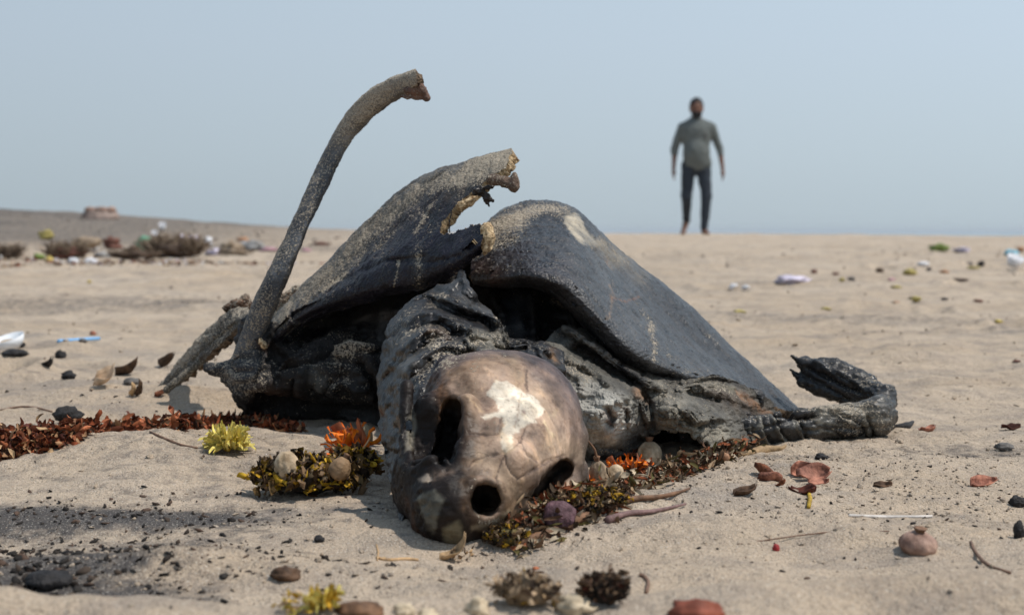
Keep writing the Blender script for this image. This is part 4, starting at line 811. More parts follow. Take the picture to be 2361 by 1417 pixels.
for i in range(2600):
    j = int(199*r_.random()**1.1); a = r_.uniform(-1, 1); q = path[j]; V, F = petal_grid(.011, .005, r_.uniform(-2, 2)+.01, .3, .6, i, 4, 3)
    V = xf(V, r_.uniform(.6, 1.3), rotm(r_.uniform(-1.6, 1.6), r_.uniform(-1, 1), r_.uniform(0, 6.3)), (q[0]+r_.uniform(-.01, .01), q[1]+a*wd[j]*.95, gz(q[0], q[1]+a*wd[j])*1+hh[j]*(1-a*a)*r_.uniform(0, .75)))
    fV.append(V); fF.append(F+n0); n0 += len(V); cm_ += [r_.choice([(.22, .06, .025), (.30, .10, .045), (.10, .03, .015), (.05, .025, .015), (.34, .20, .11), (.16, .05, .02)])]*len(V)
PL0 = TM[0]; setp(mobj('petal_crumbs', np.concatenate(fV), np.concatenate(fF), PL0, G_, attrs={'tint': np.array(cm_)}), kind='stuff')
clod('charred_lump', 150, 975, 74, 40, chr_, 'black charred lump resting on the rust red petal string', 'lump', 4, lift=6, amp=.35)
clod('black_pebble', 248, 995, 26, 22, chr_, 'small black pebble in front of the rust petal string', 'pebble', 6)
V, F = lathe([(.0030, -.0010), (.0048, -.0012), (.0052, 0), (.0048, .0012), (.0030, .0010)], 20); F = F[:-2]; b = gp(632, 970)
setp(mobj('plastic_ring', xf(V, 1, rotm(1.2, .2, .3), b+np.array([0, 0, .006])), F, pm('ring_blue', (.45, .55, .65), rough=.4), origin=b), 'tiny pale blue ring at the right end of the petal string', 'ring')

# ---------------------------------------------------------------- flowers and seed heads round the head
def marigold(px, py, w, h, n, sets, label, part='petal', up=.6, seed=1, L=.9, tilt=0):
    r_ = random.Random(seed); b = gp(px, py); k = b[1]/FPX; t = thing('marigold', label, 'flower', b)
    V, F = blob((w*k*.14, w*k*.14, h*k*.22), .2, 3, 2, seed); mobj('calyx', V+b+np.array([0, 0, h*k*.2]), F, olive, t)
    for i in range(n):
        yaw = r_.uniform(0, 6.283); pit = r_.uniform(.1, 1.45); s = r_.uniform(.75, 1.15)*L*h*k/.014
        put(r_.choice(r_.choice(sets)), part, t, b+np.array([0, 0, h*k*.18])+np.array([math.cos(yaw), math.sin(yaw), 0])*w*k*.08, (r_.uniform(-.4, .4)+tilt, -pit*up*1.4, yaw), (s, s*.7, s))
    return t
marigold(524, 1040, 92, 84, 150, [S_ray, S_ray, S_y2], 'wilted pale yellow marigold lying alone on the sand mound', seed=3, L=.62)
tuft('withered_marigold_heap', 'heap of rotting yellow and olive marigold petals left of the head', 'flower heap', 700, 1152, 262, 96, 235, [S_ol, S_ol, S_y, S_br, S_ol, S_tan], core=blk, L=.30, seed=5, dep=.45, corek=.84, crumbs=1500)
tuft('withered_marigold_heap', 'dark olive marigold heap between the pale seed heads and the cheek', 'flower heap', 810, 1120, 120, 90, 90, [S_ol, S_br, S_y, S_tan], core=blk, L=.24, seed=8, dep=.5, corek=.84, crumbs=600)
hb = gp(700, 1150)
seed_head(664, 1090, 58, 74, (-.1, -.1, 0), 'pale round seed head on the left end of the yellow petal heap', bulbm, stalkm, loc=P(664, 1098, hb[1]+.005), stem=False)
seed_head(776, 1094, 50, 62, (-.2, .5, 0), 'brown seed head half buried in the middle of the yellow petal heap', pm('brown_seed_husk', (.24, .15, .08), sc=70, bump=.002), stalkm, loc=P(770, 1098, hb[1]+.0))
seed_head(833, 1040, 44, 72, (0, .1, 0), 'grey ribbed seed head standing behind the orange flower left of the skull', pm('grey_seed_husk', (.30, .24, .15), sc=60, bump=.002), stalkm, loc=P(834, 1032, 1.56), stem=False)
o_ = marigold(812, 1050, 105, 64, 60, [S_or, S_or, S_or, S_red], 'bright orange red flower against the dark left side of the skull', seed=6, L=1.0)
o_.location = tuple(P(812, 1050, 1.43))
leafp = gp(820, 1085)
def leaf(name, px, py, w, h, mat, label, cat, rot=(0, 0, 0), curl=.8, cup=.25, seed=1, group=None, lift=0., W=.6, d=None):
    b = gp(px, py) if d is None else P(px, py, d); k = b[1]/FPX; L = w*k
    V, F = petal_grid(L, L*W, curl, cup, .35, seed, 12, 8); V[:, 0] -= L/2; V, F, _, _ = solidify(V, F, .0006)
    V = xf(V, 1, rotm(*rot), (0, 0, 0)); V[:, 2] -= V[:, 2].min(); V = V+b+np.array([0, 0, lift*k-.0008])
    return setp(mobj(name, V, F, mat, origin=b), label, cat, group)
leaf('dry_petal_blade', 845, 1045, 46, 0, tanp, 'thin tan dry blade leaning over the orange flower beside the skull', 'leaf', (0, -.9, .1), .2, W=.22, d=1.40)
leaf('dead_leaf', 800, 1085, 62, 0, pm('mauve_leaf', (.30, .19, .15), sc=90), 'mauve brown dead leaf draped over the yellow petal heap', 'leaf', (.5, .5, .2), 1., W=.6, d=1.385)
# right side
bR = bulbm
seed_head(1497, 1068, 56, 62, (0, 0, 0), 'pale seed head with torn brown cap in front of the shoulder hollow', bR, stalkm, sink=.05)
seed_head(1383, 1112, 44, 66, (.1, -.12, 0), 'striped brown pointed seed head against the right side of the skull', pm('striped_husk', (.13, .085, .05), sc=50, bump=.002, col2=(.40, .30, .20)), stalkm, horn=46)
seed_head(1408, 1106, 40, 50, (0, .5, 0), 'pale seed head lying behind the striped pointed one', bR, stalkm, stem=False)
clod('dried_fruit', 1290, 1224, 84, 88, pm('purple_fruit', (.055, .022, .026), var=.5, sc=90, bump=.003, col2=(.13, .07, .08)), 'dark purple shrivelled fruit tucked below the right eye socket', 'fruit', 12, amp=.18, rid=.2)
clod('fruit_calyx', 1308, 1196, 30, 26, pm('mauve_calyx', (.26, .17, .18), var=.5, sc=120), 'small mauve calyx on top of the purple shrivelled fruit', 'calyx', 3, amp=.4, rid=.3, sink=0., lift=16)
marigold(1460, 1094, 84, 54, 44, [S_or, S_or, S_red], 'orange flower lying right of the striped seed head', seed=11, L=.75)
marigold(1418, 1090, 50, 40, 22, [S_or, S_red], 'small orange flower squeezed between the two pale seed heads', seed=12, L=.8)
marigold(1350, 1122, 56, 40, 26, [S_or], 'orange petals pressed against the right cheek of the skull', seed=13, L=.8)
marigold(1474, 1064, 50, 34, 22, [S_red, S_dk], 'dark red crumpled flower touching the torn-capped seed head', seed=14, L=.9)
tuft('withered_marigold_heap', 'yellow olive marigold clump at the front of the debris line right of the head', 'flower heap', 1402, 1178, 100, 52, 110, [S_ol, S_y, S_ol], core=blk, L=.3, seed=15, dep=.6, crumbs=350)
tuft('withered_marigold_heap', 'brownish marigold remains beside the purple shrivelled fruit', 'flower heap', 1345, 1200, 86, 60, 70, [S_ol, S_br, S_br, S_tan], core=blk, L=.3, seed=16, dep=.7, crumbs=250)
tuft('withered_marigold', 'pale olive ball of marigold petals under the nostril', 'flower', 1165, 1272, 100, 62, 120, [S_ol, S_y, S_tan, S_tan, S_y2], core=pm('olive_core', (.12, .09, .03)), L=.3, seed=17, dep=.7, crumbs=350)
leaf('crumpled_leaf', 1052, 1290, 84, 0, tanp, 'crumpled tan leaf below the beak tip', 'leaf', (.2, .1, .3), 1.6, .5, seed=4, W=.5)
tuft('crumpled_petals', 'small tan tangle of dry petals below the beak', 'petals', 1062, 1296, 80, 28, 34, [S_tan, S_br], L=.6, seed=18)
# loose plant litter strip, uncountable
fV, fF, n0, cols = [], [], 0, []
line = cr_axis(np.array([gp(*p) for p in ((1175, 1262), (1250, 1222), (1340, 1178), (1430, 1145), (1520, 1112), (1600, 1085), (1680, 1056), (1730, 1040))]), 100)
pal = [(.05, .035, .022), (.16, .10, .06), (.30, .22, .14), (.22, .07, .03), (.09, .05, .03), (.45, .38, .28), (.10, .085, .03)]
for i in range(2400):
    j = r_.randrange(100); a = r_.gauss(0, 1); q = line[j]; wv = .020+.014*math.sin(j*.045)
    V, F = petal_grid(r_.uniform(.006, .016), r_.uniform(.002, .005), r_.uniform(-1.5, 1.5)+.01, .3, .5, i % 50, 4, 3)
    x_, y_ = q[0]+r_.uniform(-.01, .01), q[1]+a*wv*.6+.012
    fV.append(xf(V, 1, rotm(r_.uniform(-1.2, 1.2), r_.uniform(-.7, .5), r_.uniform(0, 6.3)), (x_, y_, abs(r_.gauss(0, 1))*.0065*math.exp(-a*a*.5)))); fF.append(F+n0); n0 += len(V); cols += [r_.choice(pal)]*len(V)
V = np.concatenate(fV); cen = np.repeat(np.array([v.mean(0) for v in fV]), [len(v) for v in fV], 0); V[:, 2] += hgt(cen[:, 0].copy(), cen[:, 1].copy())
PL = PL0
setp(mobj('plant_litter', V, np.concatenate(fF), PL, attrs={'tint': np.array(cols)}), 'band of crumbled dry plant litter right of the skull', 'litter', kind='stuff')
gtube('fallen_twig', [(1190, 1262), (1290, 1222), (1370, 1188), (1450, 1158), (1530, 1150), (1590, 1132)], [.0032, .0042, .0026, .0012], stalkm, 'long dark dry stem along the front of the litter band', 'stem')
gtube('fallen_twig', [(1400, 1205), (1450, 1188), (1500, 1185), (1580, 1168)], [.0030, .0022, .0008], pm('mauve_stem', (.20, .12, .11), sc=160), 'short mauve brown stem lying on sand below the litter band', 'stem')
gtube('fallen_twig', [(1215, 1258), (1250, 1215), (1240, 1195)], [.0020, .0015, .0015], olive, 'short green yellow stem under the right eye socket', 'stem', lift=.006)
gtube('split_stalk', [(1672, 1062), (1680, 1040), (1688, 1010)], [.0045, .0035, .0045], pm('red_stalk', (.26, .10, .05), sc=140, col2=(.45, .27, .16)), 'upright reddish split stalk where the flipper begins', 'stalk')
gtube('dry_husk', [(1700, 1052), (1760, 1040), (1800, 1036), (1812, 1028)], [.0018, .0055, .0025, .001], tanp, 'tan dry husk lying along the foot of the flipper', 'husk')
gtube('dry_husk', [(1620, 1062), (1650, 1048)], [.0035, .0025], pm('pale_husk', (.50, .42, .30)), 'short pale husk left of the upright reddish stalk', 'husk')
gtube('bark_strip', [(1925, 1004), (1970, 999), (2012, 998)], [.002, .006, .003], pm('bark_strip_col', (.28, .17, .12), sc=90), 'flat brown bark strip under the flipper elbow', 'bark')
clod('sand_lump', 2075, 1022, 20, 14, MAT['sand'], 'small pale sand lump below the flipper elbow', 'lump', 5)
gtube('dry_scrap', [(2062, 985), (2090, 985), (2105, 975)], [.002, .005, .0018], chr_, 'black and white scrap right of the flipper elbow', 'scrap')

# ---------------------------------------------------------------- sand foreground, right
def cluster(px, py, w, h, n, sets, label, name='dried_petals', cat='petals', seed=1, L=.8, dep=.8):
    return tuft(name, label, cat, px, py, w, h, n, sets, L=L, seed=seed, dep=dep, corek=.3, sink=.4)
t_ = thing('fallen_petals', 'spread of large reddish petals lying on the sand right of the head', 'petals', gp(1815, 1110))
for i, (a, b_, w, rt, cu) in enumerate([(1788, 1104, 62, (.9, -.1, 2.6), .5), (1838, 1108, 80, (.75, .1, .35), .45), (1806, 1114, 66, (.9, .0, -2.6), .5), (1822, 1096, 56, (1.0, -.1, .3), .5), (1862, 1114, 50, (.6, .1, -.3), .4), (1790, 1120, 36, (.3, 0, -1), 1.), (1868, 1102, 50, (.1, -.2, .2), .3)]):
    b = gp(a, b_); k = b[1]/FPX; V, F = petal_grid(w*k, w*k*.62, cu, .2, .3, i, 10, 7); V, F, _, _ = solidify(V, F, .0006); V = xf(V, 1, rotm(*rt), (0, 0, 0)); V[:, 2] -= V[:, 2].min()
    mobj('petal', V+b, F, [rdl, rdl] if i not in (0, 5) else [red, red], t_)
for i, (a, b_, w, h, mt, lb, nm, ct) in enumerate([
    (1716, 1142, 56, 22, brn, 'dark brown curled scrap of leaf left of the reddish petals', 'leaf_scrap', 'scrap'), (1850, 1136, 70, 10, reddk, 'thin dark red leaf strip in front of the reddish petals', 'leaf_scrap', 'scrap'),
    (2035, 1120, 44, 14, brn, 'brown leaf flake on open sand right of the reddish petals', 'leaf_flake', 'leaf'), (2265, 1120, 64, 26, rdl, 'reddish brown cupped leaf near the right edge of the beach', 'cupped_leaf', 'leaf'),
    (2350, 1170, 40, 34, chr_, 'black ragged scrap at the right edge below the cupped leaf', 'black_scrap', 'scrap'), (2352, 1240, 26, 50, chr_, 'dark upright splinter at the right edge', 'dark_splinter', 'splinter'),
    (2138, 995, 44, 20, rdl, 'reddish curled leaf just right of the flipper', 'curled_leaf', 'leaf'), (2330, 990, 44, 12, reddk, 'dark red leaf sliver far right beyond the flipper', 'leaf_sliver', 'leaf'),
    (1895, 1060, 30, 18, chr_, 'small black star-like scrap above the reddish petals', 'black_scrap', 'scrap'), (1790, 1270, 17, 20, pm('berry_red', (.30, .03, .03)), 'tiny dark red berry on the near sand', 'berry', 'berry'),
    (2320, 1040, 44, 22, grym, 'rounded grey sand clod near the right edge', 'clod', 'clod'), (735, 1250, 26, 20, chr_, 'small black crumb of charcoal on the sand left of the beak', 'charcoal_crumb', 'charcoal'),
    (655, 1342, 70, 40, brn, 'blurred brown nugget on the near sand ridge', 'brown_nugget', 'nugget'), (100, 1362, 120, 52, chr_, 'long black charred lump in the bottom left corner area', 'charred_lump', 'lump'),
    (885, 1290, 10, 9, tanp, 'tiny tan crumb near the shadow edge of the head', 'tan_crumb', 'crumb')]):
    if w > 36 and h < 34 and mt in (brn, rdl, reddk): leaf(nm, a, b_, w, 0, mt, lb, ct, (rnd.uniform(-.5, .5), .15, rnd.uniform(-.6, .6)), .5, .35, i, W=.55)
    else: clod(nm, a, b_, w, h, mt, lb, ct, i+2, amp=.4, rid=.2)
t_ = seed_head(2113, 1268, 86, 62, (.15, .1, 0), 'brown onion shaped seed head on the near sand at right', pm('mauve_husk', (.17, .085, .06), sc=60, bump=.002, col2=(.38, .25, .19)), stalkm, sink=.16)
gtube('curved_twig', [(2238, 1250), (2250, 1275), (2280, 1305), (2330, 1322)], [.0010, .0014, .0010], twg, 'thin curved dark twig at the near right', 'twig')
gtube('white_stick', [(1958, 1190), (2050, 1194), (2150, 1192)], [.0012, .0016, .0012], pm('white_stick_col', (.62, .57, .52)), 'slim whitish stick on the sand above the onion shaped seed head', 'stick')
gtube('yellow_sprout', [(1864, 1172), (1867, 1150), (1863, 1133)], [.0016, .0020, .0012], yel, 'short yellow sprout standing in the sand', 'sprout')
gtube('curved_twig', [(346, 996), (380, 1012), (415, 1026), (455, 1034)], [.0010, .0013, .0010], twg, 'reddish twig on the sand left of the pale yellow marigold', 'twig')
gtube('curved_twig', [(0, 946), (50, 938), (90, 942), (120, 950)], [.0010, .0013, .0010], twg, 'thin twig behind the petal string at far left', 'twig')
gtube('dry_grass_blade', [(868, 1286), (895, 1292), (940, 1290), (965, 1292)], [.0010, .0015, .0010], tanp, 'pale grass blade lying left of the beak tip', 'grass blade')
gtube('dry_grass_blade', [(870, 1292), (872, 1275), (868, 1255)], [.0006, .0008, .0005], tanp, 'pale grass blade standing up left of the beak', 'grass blade')
gtube('dry_grass_blade', [(2050, 1225), (1900, 1228), (1700, 1255)], [.0005, .0006, .0005], twg, 'hair-thin stem lying between the red berry and the seed head', 'stem')
# near foreground, out of focus
marigold(745, 1404, 110, 66, 60, [S_y2, S_y], 'blurred yellow marigold at the bottom edge of the frame', seed=21, L=.7)
tuft('withered_marigold', 'blurred pale yellow petals left of the bottom yellow marigold', 'flower', 680, 1425, 120, 46, 70, [S_y2, S_tan, S_y], core=None, L=.6, seed=22)
clod('brown_nugget', 822, 1428, 120, 44, brn, 'dark brown clod between the yellow marigold and pale seeds', 'clod', 23, amp=.35)
for i, (a, b_, w, h, lb) in enumerate([(930, 1424, 56, 46, 'pale seed second from the brown clod at the bottom edge'), (985, 1428, 60, 30, 'flat pale seed right of the roundest seed at the bottom edge'), (1100, 1420, 56, 58, 'tall cream seed left of the crumpled husk at the bottom edge'), (1325, 1422, 110, 62, 'large cream shell at the bottom edge')]):
    clod('pale_seed' if i < 3 else 'cream_shell', a, b_, w, h, pm('cream_seed', (.52, .42, .29), var=.35, sc=90), lb, 'seed' if i < 3 else 'shell', i+30, amp=.45, rid=.35, sink=.3)
tuft('crumpled_husk', 'pale brown crumpled husk in the blurred foreground', 'husk', 1215, 1412, 160, 90, 120, [S_tan, S_tan, S_br, S_ol], core=pm('husk_core', (.26, .19, .12)), L=.3, seed=24, dep=.5, crumbs=300, cpal=((.4, .3, .2), (.2, .15, .1), (.1, .07, .05)))
tuft('dark_root', 'dark tangled root scrap in the foreground right of the crumpled husk', 'root', 1395, 1405, 120, 84, 100, [S_br, S_dk, S_br], core=blk, L=.35, seed=25, dep=.5, crumbs=300, cpal=((.05, .03, .02), (.12, .08, .05), (.02, .015, .012)))
clod('red_brown_leaf', 1610, 1440, 130, 62, pm('red_brown_leaf_col', (.20, .055, .03), var=.5), 'red brown leaf lump at the bottom edge', 'leaf', 26, amp=.4, rid=.2)
gtube('bent_twig', [(1490, 1368), (1495, 1345), (1484, 1330), (1474, 1328)], [.0012, .0013, .0016], twg, 'small bent twig standing in the foreground sand', 'twig')
clod('brown_flake', 1235, 1312, 18, 8, red, 'tiny orange brown flake in front of the olive petal ball', 'flake', 3)

# ---------------------------------------------------------------- left middle distance
b = gp(28, 800); k = b[1]/FPX; R0 = 37*k
prof = [(.05*R0, 0), (.5*R0, .03*R0), (.85*R0, .35*R0), (1.0*R0, .8*R0), (.97*R0, .81*R0), (.80*R0, .38*R0), (.45*R0, .09*R0), (.05*R0, .06*R0)]
V, F = lathe(prof, 32); setp(mobj('white_bowl', xf(V, 1, rotm(.25, -.25, 0), b+np.array([0, 0, -.004])), F, pm('white_foam', (.78, .80, .82), var=.06, rough=.5), origin=b), 'small white foam bowl at the left edge of the beach', 'bowl')
q0, q1 = gp(135, 791), gp(228, 787); q0[2] += .004; q1[2] += .006
V, F = tube([q0, (q0+q1)/2, q1], [.0036, .0036, .0036], 10); setp(mobj('blue_straw', V, F, pm('straw_blue', (.20, .42, .70), var=.08, rough=.4)), 'light blue drinking straw lying on the sand', 'straw')
for a in [(190, 789, 22, 12, grym, 'brown clod on the middle of the blue straw', 'clod', 1), (137, 826, 28, 23, chr_, 'square dark cinder below the blue straw', 'cinder', 5), (155, 874, 36, 24, chr_, 'black knobbly cinder left of the pale curled leaf', 'cinder', 7),
          (28, 822, 66, 20, chr_, 'flat dark scrap under the white bowl', 'scrap', 9), (48, 800, 18, 14, chr_, 'dark nugget at the foot of the white bowl', 'nugget', 11), (213, 772, 16, 12, rdl, 'tiny rust flake beyond the blue straw', 'flake', 13), (300, 888, 40, 22, grym, 'grey sandy clod between the curled leaves', 'clod', 15)]:
    clod(a[6] if a[6] != 'flake' else 'rust_flake', a[0], a[1], a[2], a[3], a[4], a[5], a[6], a[7], amp=.4)
leaf('curled_leaf', 245, 886, 64, 0, [pm('pale_leaf', (.50, .36, .24)), rdl], 'pale curled leaf with a rust red back on the left sand', 'leaf', (.5, .3, .4), 2.0, .6, 3, W=.7)
cluster(240, 876, 50, 26, 16, [S_red, S_tan], 'rust red petals behind the pale curled leaf', seed=31)
for i, (a, b_, w, lb, mt) in enumerate([(295, 864, 60, 'long thin curled leaf strip right of the pale curled leaf', brn), (332, 912, 40, 'upright brown curled leaf beside the foot of the leaning plate', brn), (318, 914, 34, 'small tan curled leaf left of the upright brown one', tanp), (385, 846, 50, 'dry leaf shred beyond the leaning plate', brn), (372, 912, 34, 'orange leaf fragment under the tip of the leaning plate', red), (115, 848, 44, 'dark root-like shred above the knobbly cinder', chr_)]):
    leaf('curled_leaf', a, b_, w, 0, mt, lb, 'leaf', (rnd.uniform(-.5, .5), -.7 if i in (1, 2) else .15, rnd.uniform(-.5, .5)), 1.1, .7, i+5, W=.5)

# ---------------------------------------------------------------- crumbs of charcoal, plant and sand
def scatter(name, label, zones, mat, tints, seed, n_ico=1, flat=.6):
    r = np.random.RandomState(seed); V0, F0 = ico(n_ico); Vs, Fs, Ts, n0 = [], [], [], 0; X, Y, S, T = [], [], [], []
    for (px, py, sx_, sy_, n, s0, s1) in zones:
        d = .226*FPX/(py-532.); cx = (px-CX)/FPX*d
        kc = max(n//14, 3); gx, gy = r.normal(0, 1, kc)*sx_, r.normal(0, 1, kc)*sy_; wk = r.randint(0, kc, n); spread = min(sx_, sy_)*.35; mixc = r.rand(n) < .6
        X.append(cx+np.where(mixc, gx[wk]+r.normal(0, 1, n)*spread*1.6, r.normal(0, 1, n)*sx_)); Y.append(d+np.where(mixc, gy[wk]+r.normal(0, 1, n)*spread*.6, r.normal(0, 1, n)*sy_)); S.append(s0+(s1-s0)*r.rand(n)**3)
    X, Y, S = map(np.concatenate, (X, Y, S)); ok = (Y > .75); X, Y, S = X[ok], Y[ok], S[ok]; Z = hgt(X.copy(), Y.copy())
    for x, y, s, z in zip(X, Y, S, Z):
        A = rotm(*(r.rand(3)*6.3)); V = (V0*(1+.9*(r.rand(len(V0), 1)-.5))*np.array([1.5, .9, .45])*s*.75)@A.T*np.array([1, 1, flat])
        Vs.append(V+np.array([x, y, z+s*flat*.3])); Fs.append(F0+n0); n0 += len(V); Ts.append(np.tile(tints[r.randint(len(tints))], (len(V), 1)))
    setp(mobj(name, np.concatenate(Vs), np.concatenate(Fs), mat, origin=(0, 1.5, 0), attrs={'tint': np.concatenate(Ts), 'dark': np.zeros(n0)}, smooth=False), label, 'crumbs', kind='stuff')
# ---------------------------------------------------------------- blurred litter on the far sand
cmap = {'white': (.72, .72, .74), 'lilac': (.62, .56, .66), 'green': (.12, .36, .23), 'leaf': (.18, .24, .06), 'yellow': (.42, .34, .11), 'cyan': (.25, .50, .60), 'brown': (.085, .05, .03), 'dark': (.04, .035, .035), 'tan': (.27, .20, .135), 'rust': (.15, .06, .04), 'pink': (.52, .30, .33), 'orange': (.40, .21, .11), 'grey': (.30, .29, .28), 'gold': (.55, .42, .12)}  # litter colours muted, haze put into the base colour
lit = [
 (103, 552, 36, 22, 'yellow', 'bag', 'blurred yellow wrapper on the grey dune slope at left'), (375, 534, 14, 15, 'white', 'cup', 'small round white cup above the green bag'), (356, 550, 13, 12, 'white', 'cup', 'small white cap left of the highest white cup'),
 (196, 580, 62, 22, 'tan', 'slab', 'pale slab lying on dark husks in the left litter row'), (330, 580, 42, 34, 'green', 'bag', 'bright green plastic bag in the litter row'), (430, 560, 44, 18, 'lilac', 'bag', 'pale lilac bag above the brown frond heap'),
 (478, 572, 20, 24, 'white', 'bag', 'upright white scrap right of the frond heap'), (490, 588, 40, 15, 'lilac', 'bag', 'flat lilac white wrapper below the upright white scrap'), (530, 584, 56, 28, 'tan', 'bag', 'tan crumpled heap right of the lilac wrapper'),
 (575, 578, 62, 22, 'grey', 'bag', 'grey white bundle at the right end of the litter row'), (558, 560, 24, 15, 'orange', 'bag', 'orange scrap above the grey white bundle'), (618, 580, 44, 10, 'pink', 'bag', 'pink streak of wrapper behind the curved strip'),
 (112, 604, 15, 15, 'gold', 'bag', 'small golden wrapper at the left foot of the litter row'), (88, 600, 22, 16, 'leaf', 'bag', 'dull green scrap at the left start of the litter row'), (166, 608, 24, 14, 'white', 'bag', 'white scrap under the pale slab'), (206, 607, 26, 14, 'white', 'bag', 'white crumpled paper right of the scrap under the slab'),
 (218, 580, 14, 30, 'white', 'bag', 'tall thin white splinter beside the pale slab'), (232, 594, 34, 16, 'grey', 'bag', 'grey plastic sheet left of the green bag'), (262, 592, 40, 14, 'tan', 'bag', 'tan flattened carton left of the green bag'), (300, 592, 40, 26, 'brown', 'bag', 'brown leaf heap touching the green bag'),
 (255, 572, 40, 26, 'rust', 'bag', 'rusty brown bundle behind the tan flattened carton'), (740, 566, 40, 8, 'rust', 'bag', 'rust streak of debris between strip and broken plate'), (705, 580, 22, 8, 'pink', 'bag', 'pinkish scrap just right of the curved strip'), (205, 652, 10, 8, 'gold', 'bag', 'tiny yellow speck on the open left sand'),
 (2168, 580, 40, 24, 'leaf', 'bag', 'green leafy scrap on the far right sand'), (2224, 582, 40, 14, 'lilac', 'bag', 'pale lilac bag right of the green leafy scrap'), (2208, 580, 14, 10, 'dark', 'bag', 'dark chip between green scrap and lilac bag'), (2336, 590, 34, 18, 'cyan', 'bag', 'cyan scrap at the far right'),
 (2356, 580, 20, 14, 'orange', 'bag', 'orange brown scrap at the right edge beyond the cyan one'), (2336, 622, 40, 22, 'white', 'cup', 'white cup lying at the far right edge'), (2130, 614, 30, 15, 'white', 'bag', 'white wad left of the yellow rag'), (2144, 624, 14, 10, 'dark', 'bag', 'dark chip under the white wad'),
 (2100, 634, 36, 16, 'yellow', 'bag', 'dull yellow rag on the far right sand'), (2180, 630, 22, 10, 'orange', 'bag', 'salmon flake right of the dull yellow rag'), (2236, 612, 18, 12, 'dark', 'bag', 'left one of two dark chips near the far right edge'), (2264, 610, 18, 12, 'dark', 'bag', 'right one of two dark chips near the far right edge'),
 (2250, 620, 34, 8, 'yellow', 'bag', 'thin yellow strip under the two dark chips'), (2215, 648, 46, 9, 'brown', 'bag', 'long brown strip below the salmon flake'), (2030, 628, 18, 15, 'brown', 'bag', 'brown nugget left of the dull yellow rag'), (1828, 656, 88, 28, 'lilac', 'bag', 'large pink and lilac plastic bag on the right sand'),
 (1692, 664, 24, 14, 'white', 'bag', 'white shell-like scrap nearest the carapace slope'), (1720, 666, 20, 11, 'white', 'bag', 'fainter white scrap right of the shell-like one'), (1928, 634, 17, 9, 'rust', 'bag', 'rust chip right of the lilac bag'), (1878, 630, 18, 13, 'rust', 'bag', 'brown red chip above the lilac bag'),
 (1942, 648, 18, 10, 'yellow', 'bag', 'yellow chip left of the black chip'), (1964, 648, 18, 12, 'dark', 'bag', 'black chip right of the yellow chip'), (2058, 648, 20, 10, 'pink', 'bag', 'pale pink chip under the brown nugget'), (2068, 664, 28, 8, 'yellow', 'bag', 'flat yellow husk below the pink chip'),
 (1705, 722, 30, 10, 'yellow', 'bag', 'olive yellow husk on open sand right of the shell slope'), (1905, 714, 22, 8, 'yellow', 'bag', 'small straw coloured husk at mid right'), (2114, 694, 30, 12, 'yellow', 'bag', 'mustard husk next to a dark stub'), (2102, 690, 14, 9, 'dark', 'bag', 'dark stub next to the mustard husk'),
 (2258, 698, 24, 10, 'rust', 'bag', 'dark rust pebble alone at mid right'), (2180, 694, 16, 10, 'dark', 'bag', 'grey black pebble left of the rust pebble'), (2304, 746, 19, 13, 'gold', 'bag', 'bright yellow cap on the right sand'), (2345, 835, 18, 7, 'rust', 'bag', 'tiny red flake at the right edge beyond the flipper'), (1240+830, 700, 26, 7, 'orange', 'bag', 'faint orange strip left of the dark stub')]
for i, (a, b_, w, h, cn, kd, lb) in enumerate(lit):
    if a < 800 and b_ < 620: w, h = w*1.2, h*1.25
    mt = pm('litter_'+cn, cmap[cn], var=.25, sc=25, bump=.002, rough=.6)
    if kd == 'slab': clod('pale_slab', a, b_, w, h, mt, lb, 'slab', i+3, amp=.12, fr=1.2, sink=-.3, depth=.6)
    elif kd == 'cup':
        b = gp(a, b_); k = b[1]/FPX; V, F = lathe([(.7*w*k/2, 0), (w*k/2, h*k), (.93*w*k/2, h*k), (.62*w*k/2, .06*h*k)], 20)
        setp(mobj('white_cup', xf(V, 1, rotm(rnd.uniform(.3, 1.2), .2, 0), b+np.array([0, 0, w*k*.25])), F, mt, origin=b), lb, 'cup')
    else:
        nm = {'green': 'plastic_bag', 'lilac': 'plastic_bag', 'white': 'plastic_scrap', 'cyan': 'plastic_scrap', 'yellow': 'dry_husk', 'gold': 'yellow_wrapper', 'tan': 'crumpled_carton', 'brown': 'leaf_heap', 'dark': 'dark_chip', 'rust': 'rust_flake', 'pink': 'plastic_scrap', 'orange': 'plastic_scrap', 'grey': 'plastic_bundle', 'leaf': 'green_leaf_scrap'}[cn]
        clod(nm, a, b_, w, h, mt, lb, nm.split('_')[-1], i+3, amp=.8, fr=2.6, rid=.5)
def frond(px, py, w, h, n, mats, label, seed, name='frond_heap'):
    r_ = random.Random(seed); b = gp(px, py); k = b[1]/FPX; t = thing(name, label, 'heap', b)
    V, F = blob((w*k*.42, w*k*.25, h*k*.30), .8, 2.6, 3, seed, .45); mobj('matted_core', V+b+np.array([0, w*k*.1, h*k*.22]), F, mats[0], t)
    for g in range(2):
        Vs, Fs, n0 = [], [], 0
        for i in range(n):
            c = b+np.array([r_.uniform(-.45, .45)*w*k, r_.uniform(-.1, .3)*w*k, r_.uniform(.02, .3)*h*k]); a = r_.uniform(-1.2, 1.2); L = r_.uniform(.3, .75)*h*k
            V, F = tube([c, c+np.array([math.sin(a)*L*.5, r_.uniform(-.2, .2)*L, math.cos(a)*L*.6]), c+np.array([math.sin(a)*L, r_.uniform(-.3, .3)*L, math.cos(a)*L*.8])], [L*.022, L*.028, L*.008], 4, 1)
            Vs.append(V); Fs += [tuple(v+n0 for v in f) for f in F]; n0 += len(V)
        setp(mobj('dry_fibres', np.concatenate(Vs), Fs, mats[1+g], t), kind='stuff')
